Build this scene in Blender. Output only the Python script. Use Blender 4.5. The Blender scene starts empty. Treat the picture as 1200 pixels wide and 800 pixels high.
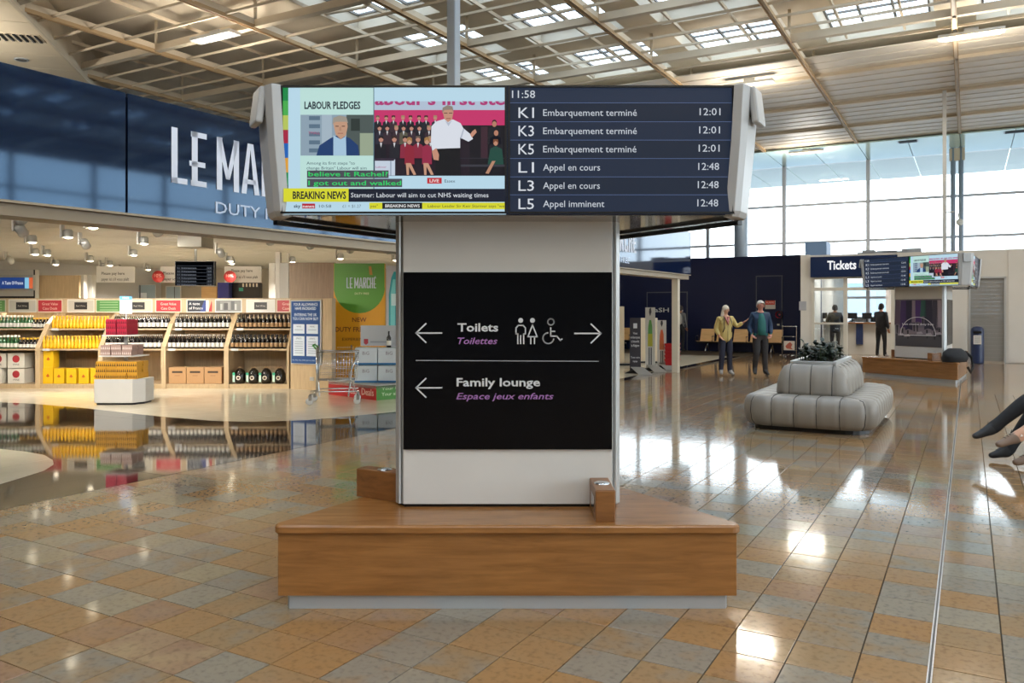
import bpy, bmesh, math, random
from math import sin, cos, tan, atan, atan2, radians, pi, sqrt, floor
from mathutils import Vector, Matrix

random.seed(7)
SC = bpy.context.scene
COL = SC.collection

# ------------------------------------------------------------------ camera
CAMZ, F = 1.6, 945.0
cd = bpy.data.cameras.new('camera')
cd.sensor_width = 36.0
cd.lens = F / 1200 * 36
cd.shift_y = -38 / 1200
cd.clip_end = 300
cam = bpy.data.objects.new('camera', cd)
COL.objects.link(cam)
cam.location = (0, 0, CAMZ)
cam.rotation_euler = (pi / 2, 0, 0)
SC.camera = cam

# ------------------------------------------------------------------ world: bright even overcast
w = bpy.data.worlds.new('overcast_sky')
SC.world = w
w.use_nodes = True
nt = w.node_tree
nt.nodes.clear()
wo = nt.nodes.new('ShaderNodeOutputWorld')
bg = nt.nodes.new('ShaderNodeBackground')
tc = nt.nodes.new('ShaderNodeTexCoord')
sx = nt.nodes.new('ShaderNodeSeparateXYZ')
cr = nt.nodes.new('ShaderNodeValToRGB')
nt.links.new(tc.outputs['Generated'], sx.inputs[0])
nt.links.new(sx.outputs['Z'], cr.inputs[0])
nt.links.new(cr.outputs[0], bg.inputs[0])
nt.links.new(bg.outputs[0], wo.inputs[0])
cr.color_ramp.elements[0].position = 0.0
cr.color_ramp.elements[0].color = (0.93, 0.965, 1, 1)
cr.color_ramp.elements[1].position = 0.7
cr.color_ramp.elements[1].color = (0.78, 0.88, 1, 1)
bg.inputs[1].default_value = 5.5

# ------------------------------------------------------------------ exposure
vs = SC.view_settings
vs.view_transform = 'Standard'
vs.look = 'None'
vs.exposure = 0.2
vs.gamma = 1.0
vs.use_curve_mapping = False
cy = SC.cycles
cy.max_bounces = 7
cy.diffuse_bounces = 4
cy.glossy_bounces = 4
cy.transparent_max_bounces = 12
cy.caustics_reflective = False
cy.caustics_refractive = False
cy.sample_clamp_indirect = 6.0
cy.use_denoising = True

# ------------------------------------------------------------------ hall lamps (light of the fixtures built below, with unseen lamps and uplights added)
TH = atan(535 / 945)            # the building grid is turned 29.5 degrees from the view axis
CT, ST = cos(TH), sin(TH)
ZC = 8.09                       # underside of the hall ceiling


def AB(a, b, z=0.0):            # building grid (a across, b along) -> world
    return Vector((a * CT + b * ST, -a * ST + b * CT, z))


def toab(p):
    return p[0] * CT - p[1] * ST, p[0] * ST + p[1] * CT


def fl(px, py, z=0.0):          # survey point: floor (or height z) point sighted at a photo position
    Y = F * (CAMZ - z) / (py - 362.0)
    return Vector(((px - 600) / F * Y, Y, z))


def at(px, Y, z=0.0):
    return Vector(((px - 600) / F * Y, Y, z))


def zy(py, Y):
    return CAMZ + (362 - py) * Y / F


def area_light(name, loc, size, size_y, power, color, rz=0.0, spread=pi):
    l = bpy.data.lights.new(name, 'AREA')
    l.shape = 'RECTANGLE'
    l.size, l.size_y = size, size_y
    l.energy = power
    l.color = color
    l.spread = spread
    o = bpy.data.objects.new(name, l)
    o.location = loc
    o.rotation_euler = (0, 0, rz)
    COL.objects.link(o)
    return o


HALL_LAMPS = [fl(252, 43, ZC - .12), fl(878, 98, ZC - .12), fl(945, 178, ZC - .12), fl(1138, 40, ZC - .12)]
for aa in (-3.8, 3.2, 10.2):
    for bb in (-9.7, -1.0):
        HALL_LAMPS.append(AB(aa, bb, ZC - .12))  # unseen floodlights added out of view to light the hall
for aa, bb in ((6.7, 16.9), (6.7, 27.5), (13.7, 27.5)):
    HALL_LAMPS.append(AB(aa, bb, ZC - .12))  # more unseen floodlights added outside the frame for light
HALL_LAMPS += [Vector((-13.9, 17.2, ZC - 1.7)), Vector((-8.5, 9.5, ZC - 1.7))]  # unseen pendant lamps added to brighten the beige soffit
for k, p in enumerate(HALL_LAMPS):
    area_light('hall_lamp_light', p - Vector((0, 0, .06)), 1.3, .28, 120, (1, .93, .8), -TH)
    up = area_light('added_ceiling_uplight', p + Vector((0, 0, -.85 if p.z > 7 else .15)), 1.4, .6, 80 if p.z > 7 else 330, (1, .93, .82))  # added upward light apart from the housing, brightens the ceiling
    up.rotation_euler = (pi, 0, -TH)
    up.data.cycles.use_multiple_importance_sampling = True

# ------------------------------------------------------------------ materials
MATS = {}


def lin(c):
    return tuple((x / 12.92 if x <= .04045 else ((x + .055) / 1.055) ** 2.4) for x in c[:3])


def hexc(h):
    return tuple(int(h[i:i + 2], 16) / 255 for i in (0, 2, 4))


def mat(name, col='808080', rough=.5, metal=0.0, emit=0.0, spec=.5, noise=0.0, nscale=8.0, bump=0.0, coat=0.0, stretch=None):
    if name in MATS:
        return MATS[name]
    m = bpy.data.materials.new(name)
    m.use_nodes = True
    nt = m.node_tree
    b = nt.nodes['Principled BSDF']
    c = lin(hexc(col)) + (1,)
    b.inputs['Base Color'].default_value = c
    b.inputs['Roughness'].default_value = rough
    b.inputs['Metallic'].default_value = metal
    b.inputs['Specular IOR Level'].default_value = spec
    b.inputs['Coat Weight'].default_value = coat
    if emit:
        b.inputs['Emission Color'].default_value = c
        b.inputs['Emission Strength'].default_value = emit
    if noise or bump:
        tcn = nt.nodes.new('ShaderNodeTexCoord')
        mp = nt.nodes.new('ShaderNodeMapping')
        mp.inputs['Scale'].default_value = stretch or (1, 1, 1)
        nz = nt.nodes.new('ShaderNodeTexNoise')
        nz.inputs['Scale'].default_value = nscale
        nz.inputs['Detail'].default_value = 5
        nt.links.new(tcn.outputs['Object'], mp.inputs[0])
        nt.links.new(mp.outputs[0], nz.inputs[0])
        if noise:
            mr = nt.nodes.new('ShaderNodeMapRange')
            mr.inputs[1].default_value, mr.inputs[2].default_value = .3, .7
            mr.inputs[3].default_value, mr.inputs[4].default_value = 1 - noise, 1 + noise
            vm = nt.nodes.new('ShaderNodeVectorMath')
            vm.operation = 'SCALE'
            vm.inputs[0].default_value = c[:3]
            nt.links.new(nz.outputs[0], mr.inputs[0])
            nt.links.new(mr.outputs[0], vm.inputs['Scale'])
            nt.links.new(vm.outputs[0], b.inputs['Base Color'])
        if bump:
            bp = nt.nodes.new('ShaderNodeBump')
            bp.inputs['Strength'].default_value = bump
            bp.inputs['Distance'].default_value = .01
            nt.links.new(nz.outputs[0], bp.inputs['Height'])
            nt.links.new(bp.outputs[0], b.inputs['Normal'])
    MATS[name] = m
    return m


def glass_mat(name, tint=(.93, .97, .98), gl=.07):
    if name in MATS:
        return MATS[name]
    m = bpy.data.materials.new(name)
    m.use_nodes = True
    nt = m.node_tree
    nt.nodes.clear()
    o = nt.nodes.new('ShaderNodeOutputMaterial')
    mx = nt.nodes.new('ShaderNodeMixShader')
    t = nt.nodes.new('ShaderNodeBsdfTransparent')
    g = nt.nodes.new('ShaderNodeBsdfGlossy')
    lw = nt.nodes.new('ShaderNodeLayerWeight')
    lw.inputs[0].default_value = .25
    mm = nt.nodes.new('ShaderNodeMath')
    mm.operation = 'MULTIPLY_ADD'
    mm.inputs[1].default_value = .45
    mm.inputs[2].default_value = gl
    t.inputs[0].default_value = tint + (1,)
    g.inputs['Roughness'].default_value = .02
    nt.links.new(lw.outputs['Fresnel'], mm.inputs[0])
    nt.links.new(mm.outputs[0], mx.inputs[0])
    nt.links.new(t.outputs[0], mx.inputs[1])
    nt.links.new(g.outputs[0], mx.inputs[2])
    nt.links.new(mx.outputs[0], o.inputs[0])
    MATS[name] = m
    return m


def attr_mat(name, emit=0.0, rough=.4):      # flat print (or a lit screen) whose colours sit in the mesh attribute Col
    if name in MATS:
        return MATS[name]
    m = bpy.data.materials.new(name)
    m.use_nodes = True
    nt = m.node_tree
    b = nt.nodes['Principled BSDF']
    a = nt.nodes.new('ShaderNodeAttribute')
    a.attribute_name = 'Col'
    b.inputs['Roughness'].default_value = rough
    if emit:
        b.inputs['Base Color'].default_value = (.01, .01, .01, 1)
        nt.links.new(a.outputs['Color'], b.inputs['Emission Color'])
        b.inputs['Emission Strength'].default_value = emit
    else:
        nt.links.new(a.outputs['Color'], b.inputs['Base Color'])
    MATS[name] = m
    return m


def wood_mat(name, c1, c2, rough=.35, scale=1.0, vert=False):
    if name in MATS:
        return MATS[name]
    m = bpy.data.materials.new(name)
    m.use_nodes = True
    nt = m.node_tree
    b = nt.nodes['Principled BSDF']
    tcn = nt.nodes.new('ShaderNodeTexCoord')
    mp = nt.nodes.new('ShaderNodeMapping')
    mp.inputs['Scale'].default_value = (14 * scale, 14 * scale, 1.0 * scale) if vert else (1.1 * scale, 7 * scale, 13 * scale)
    nz = nt.nodes.new('ShaderNodeTexNoise')
    nz.inputs['Scale'].default_value = 2.2
    nz.inputs['Detail'].default_value = 8
    nz.inputs['Roughness'].default_value = .62
    nz.inputs['Distortion'].default_value = .5
    r = nt.nodes.new('ShaderNodeValToRGB')
    r.color_ramp.elements[0].position = .3
    r.color_ramp.elements[1].position = .72
    r.color_ramp.elements[0].color = lin(hexc(c1)) + (1,)
    r.color_ramp.elements[1].color = lin(hexc(c2)) + (1,)
    nt.links.new(tcn.outputs['Object'], mp.inputs[0])
    nt.links.new(mp.outputs[0], nz.inputs[0])
    nt.links.new(nz.outputs[0], r.inputs[0])
    nt.links.new(r.outputs[0], b.inputs['Base Color'])
    b.inputs['Roughness'].default_value = rough
    MATS[name] = m
    return m


# ------------------------------------------------------------------ mesh helpers
class MB:
    def __init__(s):
        s.v, s.f, s.m, s.sm = [], [], [], []
        s.M = Matrix.Identity(4)

    def add(s, vs_, fs, m=0, smooth=False):
        k = len(s.v)
        s.v += [tuple(s.M @ Vector(p)) for p in vs_]
        for f in fs:
            s.f.append([i + k for i in f])
            s.m.append(m)
            s.sm.append(smooth)
        return s

    def box(s, c, d, m=0, rz=0.0, top=1.0):
        x, y, z = d[0] / 2, d[1] / 2, d[2] / 2
        pts = []
        for zz, t in ((-z, 1), (z, top)):
            for xx, yy in ((-x, -y), (x, -y), (x, y), (-x, y)):
                xx, yy = xx * t, yy * t
                pts.append((c[0] + xx * cos(rz) - yy * sin(rz), c[1] + xx * sin(rz) + yy * cos(rz), c[2] + zz))
        return s.add(pts, [(3, 2, 1, 0), (4, 5, 6, 7), (0, 1, 5, 4), (1, 2, 6, 5), (2, 3, 7, 6), (3, 0, 4, 7)], m)

    def prism(s, pts, z0, z1, m=0, top=None, smooth=False):
        n = len(pts)
        top = top or pts
        v = [(p[0], p[1], z0) for p in pts] + [(p[0], p[1], z1) for p in top]
        s.add(v, [list(range(n))[::-1], list(range(n, 2 * n))], m)
        k = len(s.v) - 2 * n
        for i in range(n):
            j = (i + 1) % n
            s.f.append([k + i, k + j, k + n + j, k + n + i])
            s.m.append(m)
            s.sm.append(smooth)
        return s

    def loft(s, rings, m=0, smooth=True, cap=True, closed=True):
        n = len(rings[0])
        v = [p for r in rings for p in r]
        fs = []
        for i in range(len(rings) - 1):
            for j in range(n if closed else n - 1):
                q = (j + 1) % n
                fs.append((i * n + j, i * n + q, (i + 1) * n + q, (i + 1) * n + j))
        s.add(v, fs, m, smooth)
        if cap:
            k = len(s.v) - len(v)
            s.f.append([k + i for i in range(n)][::-1]); s.m.append(m); s.sm.append(False)
            s.f.append([k + (len(rings) - 1) * n + i for i in range(n)]); s.m.append(m); s.sm.append(False)
        return s

    def lathe(s, prof, n=12, c=(0, 0, 0), m=0, smooth=True):
        if isinstance(m, int):
            m = [m] * (len(prof) - 1)
        k = len(s.v)
        v = [(c[0] + r * cos(2 * pi * j / n), c[1] + r * sin(2 * pi * j / n), c[2] + z) for r, z in prof for j in range(n)]
        s.add(v, [])
        for i in range(len(prof) - 1):
            for j in range(n):
                q = (j + 1) % n
                s.f.append([k + i * n + j, k + i * n + q, k + (i + 1) * n + q, k + (i + 1) * n + j])
                s.m.append(m[i]); s.sm.append(smooth)
        return s

    def tube(s, path, r, n=6, m=0):
        path = [Vector(p) for p in path]
        rings = []
        rr = r if isinstance(r, (list, tuple)) else [r] * len(path)
        for i, p in enumerate(path):
            d = (path[min(i + 1, len(path) - 1)] - path[max(i - 1, 0)]).normalized()
            u = d.cross(Vector((0, 0, 1)))
            if u.length < .05:
                u = d.cross(Vector((0, 1, 0)))
            u.normalize()
            q = d.cross(u)
            rings.append([tuple(p + (u * cos(2 * pi * j / n) + q * sin(2 * pi * j / n)) * rr[i]) for j in range(n)])
        return s.loft(rings, m)

    def ball(s, c, r, m=0, n=10, k=7):
        rx, ry, rz = r if isinstance(r, (list, tuple)) else (r, r, r)
        rings = []
        for i in range(k + 1):
            t = -pi / 2 + pi * (i + .02) / (k + .04)
            rings.append([(c[0] + rx * cos(t) * cos(2 * pi * j / n), c[1] + ry * cos(t) * sin(2 * pi * j / n), c[2] + rz * sin(t)) for j in range(n)])
        return s.loft(rings, m)

    def mesh(s, name, mats):
        me = bpy.data.meshes.new(name)
        me.from_pydata(s.v, [], s.f)
        for q in (mats if isinstance(mats, (list, tuple)) else [mats]):
            me.materials.append(q)
        me.polygons.foreach_set('material_index', s.m)
        me.polygons.foreach_set('use_smooth', s.sm)
        me.update()
        return me

    def build(s, name, mats, parent=None, bevel=0.0, **kw):
        return obj(name, s.mesh(name, mats), parent, bevel, **kw)


def obj(name, me, parent=None, bevel=0.0, label=None, cat=None, group=None, kind=None, loc=None, rz=None):
    o = bpy.data.objects.new(name, me)
    COL.objects.link(o)
    if parent:
        o.parent = parent
    if bevel:
        b = o.modifiers.new('bevel', 'BEVEL')
        b.width = bevel
        b.segments = 2
        b.limit_method = 'ANGLE'
    if loc is not None:
        o.location = loc
    if rz is not None:
        o.rotation_euler = (0, 0, rz)
    tag(o, label, cat, group, kind)
    return o


def tag(o, label=None, cat=None, group=None, kind=None):
    if label: o['label'] = label
    if cat: o['category'] = cat
    if group: o['group'] = group
    if kind: o['kind'] = kind
    return o


def thing(name, label, cat, loc=(0, 0, 0), rz=0.0, group=None):
    return obj(name, None, None, 0, label, cat, group, None, loc, rz)


def dup(root, loc=None, rz=None, label=None, group=None, parent=None):
    kids = {}
    for o in bpy.data.objects:
        if o.parent:
            kids.setdefault(o.parent.name, []).append(o)

    def rec(o, par):
        c = o.copy()
        COL.objects.link(c)
        c.parent = par
        for ch in kids.get(o.name, []):
            rec(ch, c)
        return c
    c = rec(root, parent)
    if loc is not None: c.location = loc
    if rz is not None: c.rotation_euler = (0, 0, rz)
    tag(c, label, None, group)
    return c


def dup1(o, loc, rz=0.0, label=None):            # copy of a thing that has no parts
    c = o.copy()
    COL.objects.link(c)
    c.location = loc
    c.rotation_euler = (0, 0, rz)
    if label: c['label'] = label
    return c


# ------------------------------------------------------------------ flat graphics (print, lettering, screen pictures)
_TC = {}


def tmesh(s, bold=0.0, shear=0.0, res=2):
    k = (s, bold, shear, res)
    if k not in _TC:
        cu = bpy.data.curves.new('t', 'FONT')
        cu.body = s
        cu.offset = bold
        cu.shear = shear
        cu.resolution_u = res
        o = bpy.data.objects.new('t', cu)
        COL.objects.link(o)
        bpy.context.view_layer.update()
        me = bpy.data.meshes.new_from_object(o.evaluated_get(bpy.context.evaluated_depsgraph_get()))
        vv = [(v.co.x, v.co.y) for v in me.vertices]
        ff = [tuple(p.vertices) for p in me.polygons]
        bpy.data.objects.remove(o)
        bpy.data.curves.remove(cu)
        bpy.data.meshes.remove(me)
        _TC[k] = (vv, ff)
    return _TC[k]


CAPH = None


class Gfx:
    """2-D pictures: shapes given in a flat drawing frame, laid on a surface by map(x, y, layer)."""
    def __init__(s, fmap):
        s.v, s.f, s.c = [], [], []
        s.map = fmap
        s.layer = 1

    def poly(s, pts, col, layer=None):
        L = s.layer if layer is None else layer
        k = len(s.v)
        s.v += [tuple(s.map(x, y, L)) for x, y in pts]
        s.f.append(list(range(k, k + len(pts))))
        s.c.append(lin(hexc(col)))

    def rect(s, x0, y0, x1, y1, col, layer=None):
        s.poly([(x0, y0), (x0, y1), (x1, y1), (x1, y0)], col, layer)

    def disc(s, x, y, r, col, layer=None, ry=None, n=14):
        s.poly([(x + r * cos(2 * pi * i / n), y - (ry or r) * sin(2 * pi * i / n)) for i in range(n)], col, layer)

    def line(s, pts, wd, col, layer=None, closed=False):
        pts = [Vector(p) for p in pts]
        if closed:
            pts = pts + [pts[0], pts[1]]
        for i in range(len(pts) - 1):
            d = (pts[i + 1] - pts[i])
            if d.length < 1e-9: continue
            d.normalize()
            n = Vector((-d.y, d.x)) * wd / 2
            e = d * wd * .35
            a, b = pts[i] - e, pts[i + 1] + e
            s.poly([a + n, b + n, b - n, a - n][::-1], col, layer)

    def arc(s, x, y, r, a0, a1, wd, col, layer=None, n=12):
        s.line([(x + r * cos(radians(a0 + (a1 - a0) * i / n)), y - r * sin(radians(a0 + (a1 - a0) * i / n))) for i in range(n + 1)], wd, col, layer)

    def text(s, t, x0, y, cap, col, x1=None, bold=0.0, shear=0.0, layer=None, wide=1.0, center=False, res=2):
        global CAPH
        if CAPH is None:
            hv, _ = tmesh('H')
            CAPH = max(q[1] for q in hv)
        L = (s.layer if layer is None else layer)
        vv, ff = tmesh(t, bold, shear, res)
        if not vv: return
        mn, mx = min(q[0] for q in vv), max(q[0] for q in vv)
        sy = cap / CAPH
        sxx = (x1 - x0) / (mx - mn) if (x1 is not None and not center) else abs(sy) * wide
        off = x0 - mn * sxx
        if center:
            off = x0 - (mn + mx) / 2 * sxx
        k = len(s.v)
        s.v += [tuple(s.map(off + q[0] * sxx, y - q[1] * sy, L)) for q in vv]
        c = lin(hexc(col))
        for f in ff:
            s.f.append([i + k for i in f])
            s.c.append(c)

    def build(s, name, material, parent, **kw):
        me = bpy.data.meshes.new(name)
        me.from_pydata(s.v, [], s.f)
        me.materials.append(material)
        ca = me.color_attributes.new('Col', 'FLOAT_COLOR', 'CORNER')
        buf = []
        for f, c in zip(s.f, s.c):
            buf += [c[0], c[1], c[2], 1.0] * len(f)
        ca.data.foreach_set('color', buf)
        me.update()
        return obj(name, me, parent, **kw)


def plane_map(w_px0, scale, z_of0, yfront, cx=0.0):
    """drawing x -> local x, drawing y -> local z, on a vertical face looking along -Y"""
    return lambda x, y, L: ((x - w_px0) * scale + cx, yfront - L * .0007, z_of0 - y * scale)


PRINT = attr_mat('print_ink', 0, .45)
SCREEN = attr_mat('screen_light', .8, .3)
SCREEN.node_tree.nodes['Principled BSDF'].inputs['Specular IOR Level'].default_value = .15
SCREEN_DIM = attr_mat('board_light', .5, .5)
SCREEN_DIM.node_tree.nodes['Principled BSDF'].inputs['Specular IOR Level'].default_value = .08
# ------------------------------------------------------------------ shared materials
TILE = .288
A0, B0 = -.148, 2.915


def tile_mat(name, joints=False):
    m = bpy.data.materials.new(name)
    m.use_nodes = True
    nt = m.node_tree
    N, Lk = nt.nodes, nt.links
    b = N['Principled BSDF']
    g = N.new('ShaderNodeNewGeometry')
    mp = N.new('ShaderNodeMapping')
    mp.inputs['Rotation'].default_value = (0, 0, TH)
    mp.inputs['Scale'].default_value = (1 / TILE, 1 / TILE, 1)
    mp.inputs['Location'].default_value = (-A0 / TILE, -B0 / TILE, 0)
    Lk.new(g.outputs['Position'], mp.inputs[0])
    sp = N.new('ShaderNodeSeparateXYZ')
    Lk.new(mp.outputs[0], sp.inputs[0])

    def M(op, a, b_=None, c=None):
        q = N.new('ShaderNodeMath'); q.operation = op
        for i, v in enumerate((a, b_, c)):
            if v is None: continue
            if isinstance(v, (int, float)): q.inputs[i].default_value = v
            else: Lk.new(v, q.inputs[i])
        return q.outputs[0]
    fx, fy = M('FLOOR', sp.outputs[0]), M('FLOOR', sp.outputs[1])
    cm = N.new('ShaderNodeCombineXYZ')
    Lk.new(fx, cm.inputs[0]); Lk.new(fy, cm.inputs[1])
    wn = N.new('ShaderNodeTexWhiteNoise'); wn.noise_dimensions = '2D'
    Lk.new(cm.outputs[0], wn.inputs[0])
    # laid in runs: two or three slabs from one block
    fx2 = M('FLOOR', M('MULTIPLY_ADD', fx, .5, M('MULTIPLY', fy, .37)))
    cm2 = N.new('ShaderNodeCombineXYZ')
    Lk.new(fx2, cm2.inputs[0]); Lk.new(fy, cm2.inputs[1]); cm2.inputs[2].default_value = 3
    wn2 = N.new('ShaderNodeTexWhiteNoise'); wn2.noise_dimensions = '3D'
    Lk.new(cm2.outputs[0], wn2.inputs[0])
    v = M('ADD', M('MULTIPLY', wn.outputs[0], .5), M('MULTIPLY', wn2.outputs[0], .5))
    # veining inside a slab
    nz = N.new('ShaderNodeTexNoise'); nz.noise_dimensions = '4D'
    nz.inputs['Scale'].default_value = 1.3; nz.inputs['Detail'].default_value = 6
    Lk.new(mp.outputs[0], nz.inputs[0]); Lk.new(M('MULTIPLY', wn.outputs[0], 40), nz.inputs['W'])
    v2 = M('ADD', v, M('MULTIPLY', M('SUBTRACT', nz.outputs[0], .5), .36))
    r = N.new('ShaderNodeValToRGB')
    els = [(.0, '9C8C70'), (.22, '958A78'), (.36, '8C8375'), (.44, '987D5C'), (.55, '9F7E59'), (.7, 'A27B50'), (.84, '977860'), (1.0, 'AC9470')]
    e = r.color_ramp.elements
    e[0].position, e[0].color = els[0][0], lin(hexc(els[0][1])) + (1,)
    e[1].position, e[1].color = els[-1][0], lin(hexc(els[-1][1])) + (1,)
    for p, c in els[1:-1]:
        q = e.new(p); q.color = lin(hexc(c)) + (1,)
    Lk.new(v2, r.inputs[0])
    nz2 = N.new('ShaderNodeTexNoise'); nz2.inputs['Scale'].default_value = 9; nz2.inputs['Detail'].default_value = 8
    Lk.new(mp.outputs[0], nz2.inputs[0])
    mr = N.new('ShaderNodeMapRange')
    mr.inputs[1].default_value, mr.inputs[2].default_value, mr.inputs[3].default_value, mr.inputs[4].default_value = .30, .5, .62, .84
    Lk.new(nz2.outputs[0], mr.inputs[0])
    vm = N.new('ShaderNodeVectorMath'); vm.operation = 'SCALE'
    Lk.new(r.outputs[0], vm.inputs[0])
    fac = mr.outputs[0]
    if joints:
        ex = M('ABSOLUTE', M('SUBTRACT', M('FRACT', sp.outputs[0]), .5))
        ey = M('ABSOLUTE', M('SUBTRACT', M('FRACT', sp.outputs[1]), .5))
        jo = M('GREATER_THAN', M('MAXIMUM', ex, ey), .49)
        fac = M('MULTIPLY', fac, M('SUBTRACT', 1.0, M('MULTIPLY', jo, .5)))
    Lk.new(fac, vm.inputs['Scale'])
    Lk.new(vm.outputs[0], b.inputs['Base Color'])
    b.inputs['Specular IOR Level'].default_value = .62
    rr = N.new('ShaderNodeMapRange')
    rr.inputs[1].default_value, rr.inputs[2].default_value, rr.inputs[3].default_value, rr.inputs[4].default_value = .3, .7, .05, .12
    Lk.new(nz2.outputs[0], rr.inputs[0])
    Lk.new(rr.outputs[0], b.inputs['Roughness'])
    bp = N.new('ShaderNodeBump'); bp.inputs['Strength'].default_value = .08; bp.inputs['Distance'].default_value = .006
    nz3 = N.new('ShaderNodeTexNoise'); nz3.inputs['Scale'].default_value = 1.6; nz3.inputs['Detail'].default_value = 3
    Lk.new(mp.outputs[0], nz3.inputs[0]); Lk.new(nz3.outputs[0], bp.inputs['Height'])
    Lk.new(bp.outputs[0], b.inputs['Normal'])
    return m


M_TILE = tile_mat('polished_limestone')
M_TILEF = tile_mat('polished_limestone_distant', True)
M_GROUT = mat('grout', '4A3D2C', .8)
M_STEEL = mat('brushed_steel', 'B8BABC', .32, .9, noise=.08, nscale=30, stretch=(1, 1, .05))
M_ALU = mat('satin_aluminium', 'C2C4C4', .4, .55)
M_GRAN = mat('black_granite', '201C1B', .05, spec=.5, noise=.35, nscale=60)
M_CREAM = mat('cream_terrazzo', 'E6DCC6', .12, spec=.6, noise=.05, nscale=3)
M_WHITE = mat('white_laminate', 'CAC8C4', .4, noise=.02, nscale=3)
M_OFFW = mat('off_white_paint', 'D3D0CA', .55, noise=.03, nscale=1.2)
M_CEIL = mat('ceiling_paint', 'DACBB4', .6, noise=.06, nscale=.8)
M_BEAM = mat('beam_paint', 'CDBEA6', .5, noise=.06, nscale=1.5)
M_BEAMR = mat('beam_lip', 'A88A62', .55)
M_SLAT = mat('ceiling_slat_paint', 'C9BDAB', .42, noise=.07, nscale=1.0)
M_SOFF = mat('beige_ceiling_tile', 'DCCDB2', .6, noise=.03, nscale=2)
M_BLACK = mat('black_plastic', '0B0B0D', .35)
M_BLACKG = mat('black_gloss', '05060A', .16, spec=.22)
M_DKMETAL = mat('dark_metal', '2A2A2C', .35, .6)
M_NAVY = mat('navy_panel', '0C173C', .4, spec=.25, noise=.05, nscale=1)
M_NAVYG = mat('gloss_navy_panel', '06122F', .05, spec=.8)
M_NAVYG.node_tree.nodes['Principled BSDF'].inputs['Specular Tint'].default_value = (.42, .68, 1, 1)
M_GLASS = glass_mat('clear_glass')
M_GLASSR = glass_mat('roof_glass', (.9, .95, .98), .03)
M_OAK = wood_mat('oiled_oak', '7C522B', '9C6C3C', .25)
M_OAKD = wood_mat('dark_oak', '6E4626', '8F6034', .32)
M_PLY = wood_mat('pale_plywood', 'C99E66', 'DDB67E', .35)
M_SHOPW = wood_mat('shop_ply', 'B09A7A', 'C6AE8A', .5, vert=True)
M_SHOPD = wood_mat('shop_wood_wall', '7F6A54', '967E64', .5, vert=True)
M_CHROME = mat('chrome', 'CFD2D4', .18, .95)
M_RUB = mat('grey_rubber', '55575A', .6)
M_LAMP = mat('lamp_glow', 'FFE6B0', .5, emit=9)
M_SPOT = mat('spot_glow', 'FFF0D0', .5, emit=9)

# ------------------------------------------------------------------ floor
fb = MB()
fb.add([AB(-24, -14, -.012), AB(22, -14, -.012), AB(22, 38.2, -.012), AB(-24, 38.2, -.012)], [(0, 1, 2, 3)])
fb.add([AB(-24, -14, -.2), AB(22, -14, -.2), AB(22, 38.2, -.2), AB(-24, 38.2, -.2)], [(3, 2, 1, 0)])
FLOOR = fb.build('floor', M_GROUT, None, kind='structure')

A_EDGE = toab(fl(0, 597))[0]          # border between limestone and the shop's granite
A_EDGE2 = A_EDGE
g = .0028


def tile_geo(mb, a, b, s=TILE, h=.010, jit=0.0):
    x0, x1, y0, y1 = a + g, a + s - g, b + g, b + s - g
    c = .0012
    P = [AB(x, y, z + jit) for z, (u0, u1, v0, v1) in ((-.012, (x0, x1, y0, y1)), (-c, (x0, x1, y0, y1)), (0, (x0 + c, x1 - c, y0 + c, y1 - c)))
         for x, y in ((u0, v0), (u1, v0), (u1, v1), (u0, v1))]
    mb.add(P, [(8, 9, 10, 11)] + [(4 + i, 4 + (i + 1) % 4, 8 + (i + 1) % 4, 8 + i) for i in range(4)] + [(i, (i + 1) % 4, 4 + (i + 1) % 4, 4 + i) for i in range(4)])


cells = []
ka0 = floor((A_EDGE - A0) / TILE) + 1
for i in range(ka0 - 2, 60):
    a = A0 + i * TILE
    for j in range(-24, 62):
        b = B0 + j * TILE
        c = AB(a + TILE / 2, b + TILE / 2)
        if a < A_EDGE + .005: continue
        if c.y < 1.6: continue
        if abs(c.x) > c.y * .72 + 2.2: continue
        d = sqrt(c.x ** 2 + c.y ** 2)
        if d > 17.5: continue
        sx_, sy_ = 600 + F * c.x / c.y, 362 + F * 1.6 / c.y
        inview = -20 < sx_ < 1220 and sy_ < 830
        hidden = abs(c.x + .03) < 1.05 and 4.35 < c.y < 5.2
        cells.append((0 if inview and not hidden else 1, d, a, b))
cells.sort()
tmb = MB()
tile_geo(tmb, 0, 0)
tme = tmb.mesh('floor_tile', M_TILE)
tme_done = 0
rest = MB()
far_lim = 17.5
for q, d, a, b in cells:
    if tme_done < 300 and q == 0:
        o = obj('floor_tile', tme, FLOOR)
        o.location = AB(a, b)
        tme_done += 1
    else:
        tile_geo(rest, a, b)
rest.build('limestone_tiling', M_TILE, FLOOR, kind='stuff')
# strip of cut slabs against the granite
strip = MB()
aw = A0 + ka0 * TILE - A_EDGE
while aw < 0: aw += TILE
if aw > .01:
    for j in range(-30, 62):
        x0, x1, y0, y1 = A_EDGE + .012, A_EDGE + aw - g, B0 + j * TILE + g, B0 + (j + 1) * TILE - g
        strip.add([AB(x0, y0), AB(x1, y0), AB(x1, y1), AB(x0, y1)], [(0, 1, 2, 3)])
    strip.build('cut_border_tiling', M_TILE, FLOOR, kind='stuff')
# limestone beyond: same stone, joints too fine to pick apart
farm = MB()
done = {(round((c[2] - A0) / TILE), round((c[3] - B0) / TILE)) for c in cells}
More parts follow.
